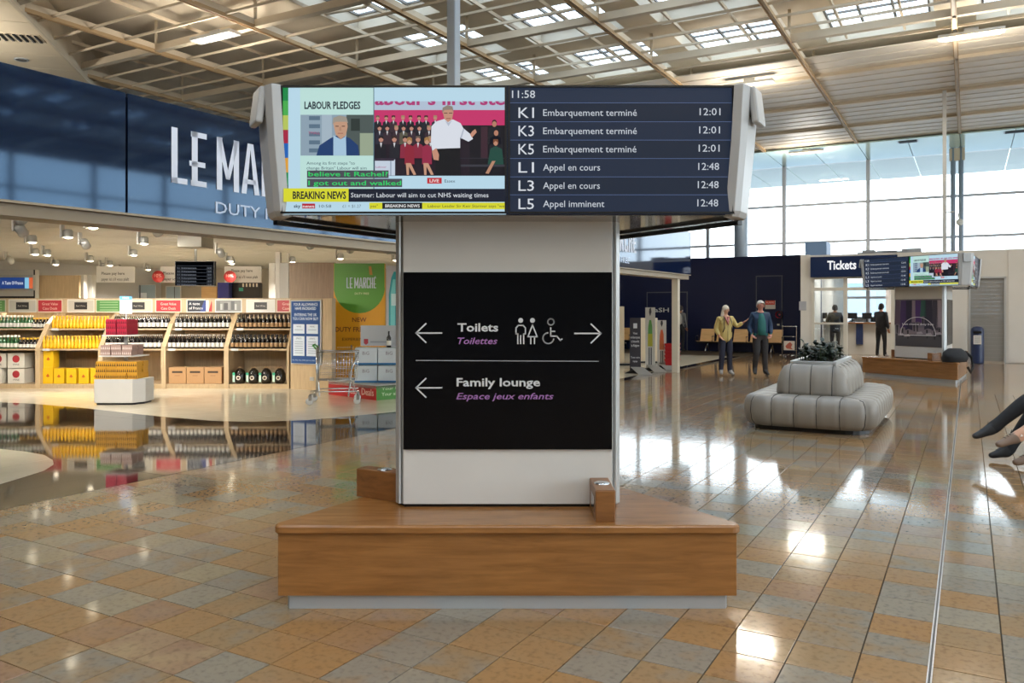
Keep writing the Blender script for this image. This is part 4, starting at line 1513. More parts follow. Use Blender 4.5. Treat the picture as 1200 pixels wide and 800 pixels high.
t, G = wallbox('dark_counter', 'dark counter front with pale bars painted as hanging light under banner', 'counter', 269, 304, 331, None, 25, .3, mat('dark_brown', '1E1714', .35))
for i in range(5): G.rect(284 + i * 4, 332, 286 + i * 4, 336, 'E0D4C0')  # pale painted bars stand in for small hanging lights
G.rect(280, 337, 285, 341, '2E8A78'); G.build('counter_print', PRINT, t)
wallbox('pillar', 'tall white pillar rising to the shop ceiling', 'pillar', 322.5, 328, 284, None, 19.5, .15, M_OFFW)
wallbox('pillar', 'grey pillar beside the dark wood wall', 'pillar', 327.5, 338, 308, None, 19.3, .2, mat('pillar_grey', 'A8A6A0', .5))
wallbox('pillar', 'pale grey pillar left of the tall white one', 'pillar', 315, 322, 308, None, 20.5, .2, M_OFFW)
t, G = wallbox('hanging_unit', 'white ceiling cassette with dark top above the red disc', 'ventilation unit', 208, 236, 269, 289, 12.6, .5, mat('cassette_white', 'CFC9BC', .5))
G.rect(208, 269, 236, 273, '4A443C'); G.build('dark_band', PRINT, t)
# ------------------------------------------------------------------ information kiosk
R3 = sqrt(3)


def ttri(inr, L, cy=0.0):
    """truncated triangle, faces of length L at distance inr; face 0 looks along -Y"""
    out = []
    for k in range(3):
        a = -pi / 2 + k * 2 * pi / 3
        n = Vector((cos(a), sin(a))); t = Vector((-sin(a), cos(a)))
        for s_ in (-1, 1):
            p = n * inr + t * s_ * L / 2
            out.append((p.x, p.y + cy))
    return out


def rtri(inr, r, cy=0.0, n=7):
    out = []
    for k in range(3):
        a = -pi / 2 + k * 2 * pi / 3 + pi / 3
        c = Vector((cos(a), sin(a))) * 2 * (inr - r)
        for i in range(n):
            t = a - pi / 3 + 2 * pi / 3 * i / (n - 1)
            out.append((c.x + r * cos(t), c.y + r * sin(t) + cy))
    return out


def tv_picture():
    s = .0046032 / 3.81
    G = Gfx(lambda x, y, L: ((x - 621) * s, -L * .0008, (363.9 - y) * s))
    R = G.rect
    R(122, 78, 1122, 652, 'BCDDEE', 0)
    for y0, y1, c in ((80, 145, '1E8A4A'), (145, 210, '4AAE52'), (210, 275, 'B8C860'), (275, 335, 'A82844'), (335, 400, '2466B8'), (400, 465, 'E0A23C'), (465, 520, '1E9050'), (520, 560, '0E4A3A')):
        R(122, y0, 150, y1, c, 1)
    R(203, 82, 530, 540, 'C0E4DE', 1)
    R(530, 82, 534, 540, '4A6A7A', 2)
    G.text('LABOUR PLEDGES', 222, 181, 31, '26303C', x1=472, bold=.03, layer=2)
    # left still: man in a blue suit before a building
    R(205, 208, 530, 390, '8FA4B4', 2)
    for q in range(5): R(243, 214 + q * 36, 292, 232 + q * 36, '5C7488', 3)
    R(300, 208, 345, 390, 'A6B8C6', 3); R(410, 208, 530, 390, '4E5A58', 3); R(470, 290, 530, 390, '9AA890', 4); R(430, 225, 470, 280, '2E3836', 4)
    G.text('TMALL', 240, 295, 12, 'B0547A', x1=293, layer=4)
    P = lambda pts, c, L: G.poly(pts[::-1], c, L)
    P([(276, 390), (290, 345), (340, 312), (375, 298), (425, 312), (462, 345), (468, 390)], '1E3E70', 5)
    P([(352, 300), (385, 318), (408, 304), (410, 390), (352, 390)], 'A8C8E0', 6)
    P([(352, 250), (358, 228), (412, 228), (416, 262), (408, 300), (385, 318), (362, 296)], 'C49A80', 7)
    P([(348, 252), (352, 222), (380, 212), (410, 218), (418, 246), (408, 240), (362, 240)], 'A0988C', 8)
    R(362, 258, 376, 262, '5A4438', 9); R(390, 258, 404, 262, '5A4438', 9); R(372, 290, 396, 293, '9A5A50', 9); P([(380, 262), (386, 262), (389, 280), (378, 280)], 'B48A70', 9)
    G.text('Among its first steps "to', 232, 430, 13, '3A5060', x1=448, layer=3)
    G.text('change Britain" Labour will aim', 232, 452, 13, '3A5060', x1=500, layer=3)
    # right still: speaker in front of a seated audience
    R(534, 148, 1117, 480, '241A26', 2)
    R(534, 186, 1117, 255, 'C8346C', 3)
    R(534, 148, 1117, 187, 'B4C4D8', 4)
    G.text("abour's first ste", 536, 163, 52, 'B03A78', x1=1117, bold=.03, layer=5)
    R(534, 82, 1117, 148, 'BCDDEE', 6)
    R(960, 255, 1117, 480, '17151E', 3); R(900, 430, 1117, 440, '3A3A44', 4); R(900, 400, 1117, 404, '2E2E38', 4); R(1010, 262, 1040, 400, '3C2430', 4)
    rng = random.Random(4)
    for row_, (y0, sc, cnt) in enumerate(((222, .8, 8), (268, .9, 9), (318, 1.05, 5))):
        for i in range(cnt):
            x = 552 + i * (36 if row_ < 2 else 54) + rng.uniform(-4, 4) + row_ * 8
            if x > 830: continue
            c = rng.choice(['22222C', '30303E', '1A1A24', '5A5648', '3A2A34', '8A2840' if row_ == 2 else '2A2A3A'])
            h = 13 * sc
            P([(x - 1.7 * h, y0 + 6.2 * h), (x - 1.5 * h, y0 + 2 * h), (x, y0 + 1.1 * h), (x + 1.5 * h, y0 + 2 * h), (x + 1.7 * h, y0 + 6.2 * h)], c, 5 + row_ * 3)
            P([(x - .35 * h, y0 + 1.2 * h), (x, y0 + 2.8 * h), (x + .35 * h, y0 + 1.2 * h)], 'D8D8DC', 6 + row_ * 3)
            G.disc(x, y0, h * .78, 'C08A78', 6 + row_ * 3, ry=h)
            P([(x - h * .8, y0), (x - h * .7, y0 - h), (x + h * .7, y0 - h), (x + h * .8, y0), (x, y0 - h * .5)], rng.choice(['3A2A22', 'A08868', '1E1818', '6A5A50']), 7 + row_ * 3)
    for x, c in ((692, '8E2438'), (770, '962A48')):
        P([(x - 22, 430), (x - 20, 352), (x, 342), (x + 20, 352), (x + 22, 430)], c, 14)
        P([(x - 10, 425), (x + 6, 425), (x + 30, 476), (x + 18, 478)], 'C8987E', 15); P([(x - 16, 425), (x - 2, 425), (x - 2, 478), (x - 12, 478)], 'C8987E', 15)
        G.disc(x, 328, 11, 'C89880', 15, ry=14); P([(x - 12, 332), (x - 11, 314), (x, 308), (x + 11, 314), (x + 12, 332), (x, 320)], 'A07848', 16)
    for x, y0 in ((1070, 250), (1078, 290)):
        P([(x - 32, y0 + 90), (x - 26, y0 + 20), (x, y0 + 10), (x + 26, y0 + 20), (x + 30, y0 + 90)], '1E1E26', 6); G.disc(x, y0, 10, 'B88068', 7, ry=13); G.disc(x, y0 - 6, 11, '241C1C', 6, ry=14)
    P([(1040, 430), (1052, 360), (1075, 348), (1104, 362), (1112, 430)], '1E4A40', 8); G.disc(1076, 334, 10, 'C08A72', 9, ry=13); P([(1064, 336), (1066, 318), (1086, 318), (1089, 336), (1076, 326)], '7A4A30', 10)
    P([(1060, 415), (1075, 415), (1045, 472), (1030, 470)], 'B8886E', 10)
    R(538, 408, 628, 480, 'C8D4E4', 14); R(606, 415, 612, 480, '9AA8BC', 15); G.text('Labour', 542, 446, 8, 'B03A78', x1=590, layer=15); P([(530, 415), (545, 404), (630, 404), (622, 415)], '3A3040', 16)
    # speaker
    P([(806, 480), (812, 350), (916, 350), (922, 480)], '14141A', 17)
    P([(790, 262), (812, 240), (850, 228), (888, 232), (920, 248), (932, 270), (968, 300), (975, 318), (955, 330), (918, 312), (918, 358), (808, 362), (796, 380), (788, 340)], 'DDE2EC', 18)
    P([(918, 312), (932, 270), (936, 276), (924, 318)], 'B4BCCC', 19)
    P([(962, 298), (972, 284), (985, 274), (992, 288), (980, 302), (970, 312)], 'C89078', 19)
    P([(792, 372), (812, 358), (824, 388), (822, 414), (800, 410)], 'C89078', 19)
    P([(840, 196), (846, 180), (880, 180), (888, 200), (882, 232), (864, 244), (848, 230)], 'C6927C', 20)
    P([(838, 204), (840, 180), (862, 168), (884, 174), (890, 200), (882, 188), (848, 190)], '8E8478', 21)
    R(846, 202, 862, 205, '2A2224', 22); R(868, 202, 884, 205, '2A2224', 22); R(856, 226, 876, 229, '8E4A44', 22)
    P([(850, 236), (866, 246), (882, 236), (866, 262)], 'B8C0D0', 21)
    R(770, 489, 835, 515, 'C4303A', 3); G.text('LIVE', 781, 509, 13, 'F2E0E0', x1=823, layer=4, bold=.02); G.text('Essex', 848, 510, 13, '3A4654', x1=895, layer=3)
    R(237, 458, 600, 492, '4A4C56', 20); R(237, 495, 660, 532, '4A4C56', 20)
    G.text('believe it Rachel?', 243, 484, 20, '2FD46A', x1=597, bold=.012, layer=21)
    G.text('I got out and walked', 243, 524, 20, '2FD46A', x1=656, bold=.012, layer=21)
    R(133, 538, 422, 598, 'DCDC30', 22); R(422, 540, 1122, 598, '161C2E', 22)
    G.text('BREAKING NEWS', 174, 584, 31, '20242A', x1=411, bold=.03, layer=23)
    G.text('Starmer: Labour will aim to cut NHS waiting times', 433, 578, 20, 'E0E6EE', x1=1044, layer=23)
    G.text('sky', 175, 622, 14, '3A4450', x1=205, bold=.02, layer=3); R(212, 604, 270, 626, 'B83040', 3); G.text('news', 215, 622, 12, 'F0E0E4', x1=267, bold=.02, layer=4)
    G.text('10:58', 288, 622, 13, '46525E', x1=342, layer=3); G.text('£1 = $1.27', 392, 622, 13, '6A7884', x1=475, layer=3)
    R(512, 600, 570, 629, 'DCDC30', 3); G.text('yes"', 516, 621, 12, '4A4A30', x1=550, layer=4); R(570, 600, 748, 628, '1A1C20', 4); G.text('BREAKING NEWS', 583, 621, 13, 'E8E8E8', x1=737, bold=.02, layer=5)
    R(748, 600, 1122, 629, 'DCDC30', 3); G.text('Labour Leader Sir Keir Starmer says "we', 773, 621, 12, '4A4A30', x1=1115, layer=4)
    return G


def board_picture():
    s = .0046032 / 3.81
    G = Gfx(lambda x, y, L: ((x - 535.3) * s, -L * .0008, (363.9 - y) * s))
    R = G.rect
    R(24, 76, 1044, 652, '1B2436', 0)
    ys = [155, 239, 321, 403, 485, 565]
    R(34, 84, 1034, 154, '243046', 1)
    for i, y in enumerate(ys):
        G.line([(36, y), (1030, y)], 1.8, '6478A4', 3)
        R(34, y + 2, 1034, y + 80, ('1D2739', '202B40')[i % 2], 1)
    G.text('11:58', 49, 133, 33, 'D4DAE2', x1=152, layer=4)
    for i, (g_, tx, hr, x1) in enumerate((('K1', 'Embarquement terminé', '12:01', 606), ('K3', 'Embarquement terminé', '12:01', 606), ('K5', 'Embarquement terminé', '12:01', 604),
                                          ('L1', 'Appel en cours', '12:48', 442), ('L3', 'Appel en cours', '12:48', 441), ('L5', 'Appel imminent', '12:48', 461))):
        y = 222 + i * 81.3
        G.text(g_, 78, y, 46, 'DDE2EA', x1=147, layer=4)
        G.text(tx, 188, y - 9, 29, 'CDD4DE', x1=x1, layer=4)
        G.text(hr, 886 - i * 2, y - 12, 31, 'CDD4DE', x1=979 - i * 2, layer=4)
    return G


TVG = None


def sign_print(parent, yf):
    s = .004931
    G = Gfx(lambda x, y, L: ((x - 595) * s, yf - L * .0008, CAMZ + (362 - y) * s))
    W, PU = 'C6C8CC', '9A6AA8'
    def arrow(x0, x1, y, d):
        tip = x0 if d < 0 else x1
        G.line([(x0, y), (x1, y)], 1.7, W)
        G.line([(tip - d * 11.5, y - 11), (tip, y), (tip - d * 11.5, y + 11)], 1.7, W)
    arrow(488, 518, 390, -1); arrow(673.5, 704, 390.5, 1); arrow(488, 518, 454, -1)
    G.line([(488, 422), (701, 423)], 1.0, '9A9CA2')
    G.text('Toilets', 536.3, 388, 9.2, W, x1=584, bold=.022)
    G.text('Toilettes', 536.5, 402.8, 7.4, PU, x1=583, bold=.012, shear=.25)
    G.text('Family lounge', 535.3, 452, 9.2, W, x1=633, bold=.02)
    G.text('Espace jeux enfants', 535, 467.3, 7.2, PU, x1=648.5, bold=.01, shear=.25)
    # man, woman, wheelchair pictograms
    t = 1.5
    G.disc(610.2, 375.3, 2.9, W)
    G.line([(606.8, 402.4), (606.8, 391), (604.8, 391), (604.8, 384), (607.5, 381), (613, 381), (615.7, 384), (615.7, 391), (613.7, 391), (613.7, 402.4)], t, W)
    G.line([(610.2, 402.4), (610.2, 393)], t, W)
    G.disc(624, 375.3, 2.9, W)
    G.line([(624, 380.5), (618.7, 394.3), (629.5, 394.3), (624, 380.5)], t, W)
    G.line([(622, 394.5), (622, 402.4)], t, W); G.line([(626.3, 394.5), (626.3, 402.4)], t, W)
    G.arc(645.5, 377, 3.6, 0, 360, t, W, n=16)
    G.arc(642.5, 396, 6.3, 95, 350, t, W, n=16)
    G.line([(645.3, 384), (645.3, 393.6), (652.5, 393.6), (656.5, 398.5), (658.5, 397)], t, W)
    G.line([(645.3, 388), (650, 388)], t, W)
    G.build('lettering', PRINT, parent)


def photo_print(parent, yf):
    s = .0193
    x0, x1, z0, z1 = -.585, .585, .74, 1.82
    G = Gfx(lambda x, y, L: (x0 + x * (x1 - x0), yf - L * .0012, z1 - y * (z1 - z0)))
    G.rect(0, 0, 1, 1, '6E6672', 0)
    G.rect(0, .74, 1, 1, '4C4A50', 1); G.rect(0, .60, 1, .74, '7C727C', 1)
    rng = random.Random(3)
    for x, w_, c, b in ((.0, .1, '5A4A5C', .55), (.12, .12, '43305E', .62), (.24, .13, '2A2640', .66), (.38, .06, '8A7A86', .5), (.45, .12, '4A2C6A', .5), (.57, .10, '2E5A50', .38), (.66, .15, '2C2A3E', .64), (.82, .1, '3E3A48', .66), (.92, .08, '9A8C94', .6)):
        G.poly([(x, .02), (x - .02, b), (x + w_ * .45, b - .03), (x + w_ + .015, b), (x + w_, .02)][::1], c, 2)
        G.poly([(x + .02, b), (x + .03, b + .18), (x + .055, b + .18), (x + .06, b)], '2A2830', 3)
    for x, y in ((.06, .74), (.2, .76), (.48, .7), (.68, .72), (.88, .7)):
        G.poly([(x, y), (x + .1, y - .02), (x + .14, y + .03), (x, y + .04)][::-1], 'A49CA4', 4)
    G.arc(.5, .76, .385, 0, 180, .012, 'E6E4E8', 5, n=24)
    G.line([(.115, .76), (.885, .76)], .012, 'E6E4E8', 5)
    G.text('Last chance duty free', .16, .545, .042, 'EDEBEF', x1=.84, bold=.01, layer=6)
    G.build('photo_print', PRINT, parent)


ME_CACHE = {}


def kiosk(label, loc, rz, faces, sign, cname='kiosk'):
    t = thing('information_kiosk', label, 'information kiosk', loc, rz)
    C0, C1, CB_ = -.03, .09, -.10
    mb = MB(); mb.prism(ttri(.69, 2.33, CB_), 0, .076); mb.build('plinth', mat('plinth_steel', 'A8ABAE', .35, .25), t, label='recessed grey metal plinth')
    mb = MB(); mb.prism(ttri(.71, 2.435, CB_), .076, .41); mb.build('bench_box', M_OAK, t)
    prof = [(.008, .408), (0, .416), (0, .444), (.004, .450), (.012, .455)]
    mb = MB()
    rings = [[(p[0], p[1], z) for p in rtri(.735 - i_, .045 - i_, CB_)] for i_, z in prof]
    mb.loft(rings, 0, False)
    mb.build('bench_top', M_OAK, t)
    # shadow gap, column
    mb = MB(); mb.prism(ttri(.395, 1.19, C0), .45, .475); mb.build('shadow_gap', M_BLACK, t)
    mb = MB(); mb.prism(ttri(.398, 1.213, C0), .472, 2.13); mb.build('column_core', M_ALU, t)
    for k in range(3):
        a = k * 2 * pi / 3
        R = Matrix.Rotation(a, 4, 'Z')
        mb = MB(); mb.M = Matrix.Translation((0, C0, 0)) @ R
        mb.box((0, -.402, 1.30), (1.205, .012, 1.654))
        mb.build('column_panel', M_WHITE, t, bevel=.002)
        mb = MB(); mb.M = Matrix.Translation((0, C0, 0)) @ R @ Matrix.Rotation(pi / 3, 4, 'Z')
        mb.box((0, -.735, 1.30), (.05, .016, 1.66)); mb.build('corner_trim', M_ALU, t, bevel=.003)
        if k == 0:
            mb = MB()
            if sign:
                mb.box((0, C0 - .415, 1.3015), (1.203, .016, 1.021)); p = mb.build('sign_panel', M_BLACKG, t, bevel=.001, label='gloss black direction sign panel')
                sign_print(p, C0 - .4238)
            else:
                mb.box((0, C0 - .412, 1.28), (1.18, .008, 1.09)); p = mb.build('photo_panel', M_BLACK, t, label='purple grey photo panel with white half circle')
                photo_print(p, C0 - .4168)
        else:
            mb = MB(); mb.M = Matrix.Translation((0, C0, 0)) @ R; mb.box((0, -.412, 1.30), (1.18, .01, 1.02)); mb.build('sign_panel', M_BLACKG, t)
        # little oak charging block at the right end of every face
        mb = MB(); mb.M = Matrix.Translation((0, C0, 0)) @ R
        mb.box((.528, -.57, .540), (.108, .33, .172)); bl = mb.build('armrest_block', M_OAKD if k == 0 else M_OAKD, t, bevel=.006)
        mb = MB(); mb.M = Matrix.Translation((0, C0, 0)) @ R
        mb.lathe([(.045, 0), (.045, .004), (.03, .009), (.001, .010)], 14, (.528, -.56, .626)); mb.box((.473, -.60, .535), (.004, .16, .085))
        mb.build('charging_plate', M_CHROME, bl)
    # display head
    mb = MB(); mb.prism(ttri(.79, 2.43, C1), 2.125, 2.79); mb.build('display_housing', M_DKMETAL, t)
    mb = MB(); mb.prism(ttri(.825, 2.44, C1), 2.105, 2.125); mb.build('underside_plate', mat('polished_plate', '8E8A86', .07, .85), t, label='polished metal underside')
    mb = MB(); mb.prism(ttri(.825, 2.44, C1), 2.79, 2.80); mb.build('top_plate', M_ALU, t)
    for k in range(3):
        R = Matrix.Rotation(k * 2 * pi / 3, 4, 'Z')
        B = Matrix.Translation((0, C1, 0)) @ R
        for j in (-1, 1):
            kind = faces[k] if j < 0 else ('board' if faces[k] == 'tv' else 'tv')
            m_ = obj('monitor', None, t) if False else None
            mb = MB(); mb.box((0, .03, 0), (1.218, .05, .69)); 
            key = 'mon'
            if key not in ME_CACHE: ME_CACHE[key] = mb.mesh('monitor', M_BLACK)
            mo = obj('monitor', ME_CACHE[key], t)
            mo.matrix_local = B @ Matrix.Translation((j * .6125, -.845, 2.4585))
            if kind not in ME_CACHE:
                G = tv_picture() if kind == 'tv' else board_picture()
                o = G.build('screen_picture', SCREEN, mo, label='lit news broadcast' if kind == 'tv' else 'lit departures list')
                ME_CACHE[kind] = o.data
            else:
                o = obj('screen_picture', ME_CACHE[kind], mo, label='lit news broadcast' if kind == 'tv' else 'lit departures list')
            o.location = (0, .0045, 0)
            if 'fr' not in ME_CACHE:
                mb = MB()
                for q in (-1, 1):
                    mb.box((q * .6035, 0, 0), (.011, .012, .69)); mb.box((0, 0, q * .3395), (1.218, .012, .011))
                ME_CACHE['fr'] = mb.mesh('bezel', M_BLACK)
            obj('bezel', ME_CACHE['fr'], mo)
        if k:
            mb = MB(); mb.M = B; mb.box((0, -.815, 2.088), (2.42, .03, .026)); mb.build('bezel_shade_strip', M_BLACK, t)  # black strip stands for bezel edge and the underside plate's shadow
        Bc = B @ Matrix.Rotation(pi / 3, 4, 'Z')
        # corner panel between two screens
        d = 1.468
        mb = MB(); mb.M = Bc
        rings = [[(-hw, -d_ + .05, z), (-hw, -d_, z), (-hw * .6, -d_ - .02, z), (hw * .6, -d_ - .02, z), (hw, -d_, z), (hw, -d_ + .05, z)] for z, d_, hw in ((2.10, 1.47, .122), (2.13, 1.485, .13), (2.5, 1.52, .148), (2.80, 1.54, .16))]
        mb.loft(rings, 0, False)
        mb.build('corner_panel', mat('corner_grey', 'A9AAAB', .35, .0), t, bevel=.004)
        mb = MB(); mb.M = Bc @ Matrix.Translation((0, -d - .105, 2.70)) @ Matrix.Rotation(-.12, 4, 'X')
        mb.box((0, 0, 0), (.17, .04, .20)); sp = mb.build('speaker', mat('speaker_grey', 'A6A8AA', .4), t, bevel=.012)
        mb = MB(); mb.M = Bc @ Matrix.Translation((0, -d - .06, 2.70)); mb.box((0, .0, 0), (.12, .05, .12)); mb.build('speaker_mount', M_BLACK, sp)
    return t


kiosk('wooden-bench information kiosk in front with black Toilets sign and two big screens', (-.025, 5.1, 0), 0, ['tv', 'board', 'board'], True)
kiosk('distant information kiosk by the ticket office with photo panel and wooden bench', (9.72, 18.72, 0), radians(-63.5), ['board', 'tv', 'board'], False)

# backpack on the far bench
bp_ = at(1141, 18.3, 0)
fk = Vector((9.72, 18.72, 0))
bag = thing('black_bag', 'soft black bag slumped on the right end of the distant kiosk bench', 'bag', (9.62, 17.52, .455), .4)
mb = MB()
rings = []
for i in range(9):
    z = .29 * i / 8
    r = .26 * sqrt(max(.02, 1 - ((i - 2.5) / 6.2) ** 2))
    rings.append([(r * 1.25 * cos(q) * (1 + .07 * sin(3 * q + i)), r * .8 * sin(q) * (1 + .05 * cos(2 * q + i)), z) for q in [2 * pi * j / 14 for j in range(14)]])
mb.loft(rings); mb.build('bag_body', mat('black_cloth', '17181C', .8, bump=.4, nscale=14), bag)
mb = MB(); mb.tube([(.25, -.05, .22), (.38, -.1, .1), (.42, -.12, -.1), (.36, -.1, -.24), (.3, -.08, -.12)], .03, 6); mb.build('strap', mat('black_cloth', '17181C'), bag)

# ------------------------------------------------------------------ big pole behind the kiosk
pp = at(531.5, 13.4)
cp = thing('steel_column', 'tall pale grey steel column rising to the roof behind the kiosk', 'column', pp, -TH)
mb = MB(); mb.box((0, 0, ZC / 2), (.17, .17, ZC)); mb.build('shaft', mat('column_grey', 'A4ACB4', .35, .1), cp, bevel=.02)
mb = MB(); mb.box((0, 0, .02), (.34, .34, .04)); mb.build('base_plate', M_STEEL, cp)
# thin steel mast in front of the ticket wall, with camera arm
pm = AB(-.62, 27.2)
cp = thing('window_mast', 'slim light steel mast rising to the slatted ceiling beside the ticket office', 'column', pm, -TH)
mb = MB(); mb.box((0, 0, 4.05), (.10, .12, 8.08)); mb.build('shaft', M_ALU, cp)
pm = AB(-.40, 36.9)
cp = thing('roof_column', 'blue-grey twin roof column in front of the tall windows with a small camera', 'column', pm, -TH)
mb = MB(); mb.tube([(-.14, 0, 0), (-.14, 0, ZC + .2)], .09, 10); mb.tube([(.14, 0, 0), (.14, 0, ZC + .2)], .09, 10); mb.build('shafts', mat('bluegrey_paint', '8E9CAE', .4), cp)
mb = MB(); mb.box((0, 0, ZC - .3), (.55, .16, .5)); mb.build('head_plate', M_BEAM, cp)
mb = MB(); mb.tube([(-.1, -.1, 5.5), (-.5, -.3, 5.45)], .03, 5); mb.ball((.1, -.25, 5.05), .14); mb.tube([(.1, -.25, 5.1), (.05, -.1, 5.4)], .03, 5); mb.build('camera', M_OFFW, cp)
pm = AB(-8.95, 36.8)
cp = thing('roof_column', 'wide blue-grey roof column by the windows right of the black flight board', 'column', pm, -TH)
mb = MB(); mb.tube([(0, 0, 0), (0, 0, ZC + .2)], .30, 16); mb.build('shaft', mat('bluegrey_paint', '8E9CAE', .4), cp)

# ------------------------------------------------------------------ grey channelled island seat
sf = thing('island_sofa', 'grey channel-stitched island sofa with raised centre back and planter', 'sofa', AB(-1.84, 12.36), -TH)
M_VIN = mat('grey_vinyl', '8B847B', .42, noise=.04, nscale=3)


def rrect(hx, hy, r, n_side_x, n_side_y, narc):
    """closed outline with an even number of samples, returns points and running index"""
    P = []
    cs = [(hx - r, -hy + r, -pi / 2), (hx - r, hy - r, 0), (-hx + r, hy - r, pi / 2), (-hx + r, -hy + r, pi)]
    for k_, (cx, cy_, a0) in enumerate(cs):
        for i in range(narc):
            a = a0 + pi / 2 * i / narc
            P.append((cx + r * cos(a), cy_ + r * sin(a), cos(a), sin(a)))
        a = a0 + pi / 2
        nx = cs[(k_ + 1) % 4]
        e0 = (cx + r * cos(a), cy_ + r * sin(a)); e1 = (nx[0] + r * cos(a), nx[1] + r * sin(a))
        ns = n_side_y if k_ % 2 == 0 else n_side_x
        for i in range(ns):
            f_ = i / ns
            P.append((e0[0] + (e1[0] - e0[0]) * f_, e0[1] + (e1[1] - e0[1]) * f_, cos(a), sin(a)))
    return P


def channelled(name, hx, hy, r, prof, per, parent, inner=None, bulge=0.0):
    nx, ny, na = (3 if hx > .6 else 2) * per, (7 if hy > 1.2 else 5) * per, 2 * per if hx > .6 else per
    P = rrect(hx, hy, r, nx, ny, na)
    mb = MB(); seams = MB()
    rings = []
    for ins, z, gd in prof:
        ring = []
        for i, (x, y, nx_, ny_) in enumerate(P):
            ph = (i % per) / per
            gr = gd if i % per == 0 else (gd * .25 if (i % per in (1, per - 1)) else 0)
            ring.append((x - nx_ * (ins + gr), y - ny_ * (ins + gr), z - (gr * .8 if ins > .1 else 0)))
        rings.append(ring)
    mb.loft(rings, 0, True)
    o = mb.build(name, M_VIN, parent)
    pm_ = mat('seam_piping', '2C2A28', .7)
    for i in range(0, len(P), per):
        sm_ = MB()
        sm_.tube([(r_[i][0] + P[i][2] * .003, r_[i][1] + P[i][3] * .003, r_[i][2] + (.004 if k_ > len(rings) * .55 else 0)) for k_, r_ in enumerate(rings[:-1])], .0048, 5)
        sm_.build('seam', pm_, o)
    return o


mb = MB(); mb.prism([(p[0], p[1]) for p in rrect(.74, 1.33, .36, 4, 6, 6)], .0, .07); mb.build('recessed_plinth', M_BLACK, sf)
channelled('seat', .86, 1.48, .44, [(.16, .05, 0), (.07, .06, .02), (.02, .12, .028), (.0, .24, .028), (.01, .36, .028), (.045, .425, .03), (.11, .452, .026), (.2, .458, .02), (.40, .455, .014), (.52, .452, .0)], 8, sf)
channelled('centre_back', .47, 1.04, .2, [(.0, .44, .014), (.0, .50, .02), (.01, .62, .02), (.045, .74, .02), (.10, .82, .018), (.16, .85, .012), (.24, .855, 0)], 8, sf)
mb = MB()
for x0, x1, y0, y1 in ((-.30, .30, -.80, -.76), (-.30, .30, .76, .80), (-.30, -.24, -.76, .76), (.24, .30, -.76, .76)):
    mb.box(((x0 + x1) / 2, (y0 + y1) / 2, .865), (x1 - x0, y1 - y0, .05))
mb.build('planter_tray', M_ALU, sf, bevel=.004)
mb = MB(); mb.box((0, 0, .862), (.48, 1.52, .02)); mb.build('soil', mat('soil', '2A2018', .9), sf)
mb = MB()
rng = random.Random(5)
stems = MB()
for q in range(80):
    cx, cy_ = rng.uniform(-.2, .2), rng.uniform(-.7, .55)
    hh = rng.uniform(.10, .26)
    stems.tube([(cx, cy_, .86), (cx + rng.uniform(-.04, .04), cy_ + rng.uniform(-.04, .04), .86 + hh)], .004, 4)
    for l in range(11):
        a = rng.uniform(0, 2 * pi); e = rng.uniform(-.3, .9); ln = rng.uniform(.07, .13); wd = ln * .5
        z = .87 + hh * rng.uniform(.3, 1)
        dr = Vector((cos(a) * cos(e), sin(a) * cos(e), sin(e))); sd = Vector((-sin(a), cos(a), 0)); b0 = Vector((cx, cy_, z))
        m1, m2, tp = b0 + dr * ln * .35, b0 + dr * ln * .7 - Vector((0, 0, .006)), b0 + dr * ln - Vector((0, 0, .02))
        mb.add([b0, m1 + sd * wd * .5, m2 + sd * wd * .4, tp, m2 - sd * wd * .4, m1 - sd * wd * .5], [(0, 1, 5), (1, 2, 4, 5), (2, 3, 4)])
mb.build('foliage', mat('dark_leaf', '14261A', .45, noise=.3, nscale=20), sf, kind='stuff')
stems.build('stems', mat('stem', '33401F', .7), sf, kind='stuff')

# ------------------------------------------------------------------ navy wall, ticket office and walls beyond
mb = MB(); ab_box(mb, -20, -4.6, 30.5, 30.75, 0, 3.56); NW = mb.build('wall_navy', M_NAVY, None, kind='structure')
mb = MB(); ab_box(mb, -4.85, -4.6, 28.1, 30.5, 0, 3.4); mb.build('wall_return', M_OFFW, None, kind='structure')
GN = lambda b: Gfx(lambda x, y, L: AB(x, b - .01 - L * .004, -y))


def apx(px, b): return b * tan(atan((px - 600) / F) - TH)
def zb(px, b, py):
    r = (px - 600) / F
    return CAMZ + (362 - py) * (b / (r * ST + CT)) / F


def door_outline(px0, px1, ztop, name, b=30.5):
    a0, a1 = apx(px0, b), apx(px1, b)
    mb = MB(); ab_box(mb, a0, a1, b - .03, b - .001, 0.01, ztop); d = mb.build(name, M_NAVY, None, kind='structure')
    mb = MB(); ab_box(mb, a0 - .03, a1 + .03, b - .045, b, ztop, ztop + .04); ab_box(mb, a0 - .03, a0, b - .045, b, 0, ztop); ab_box(mb, a1, a1 + .03, b - .045, b, 0, ztop)
    mb.build('door_frame', mat('dark_steel', '4A5058', .4), d)
    mb = MB(); ab_box(mb, a1 - .14, a1 - .06, b - .08, b - .03, 1.0, 1.06); mb.build('door_handle', M_CHROME, d)
    return d


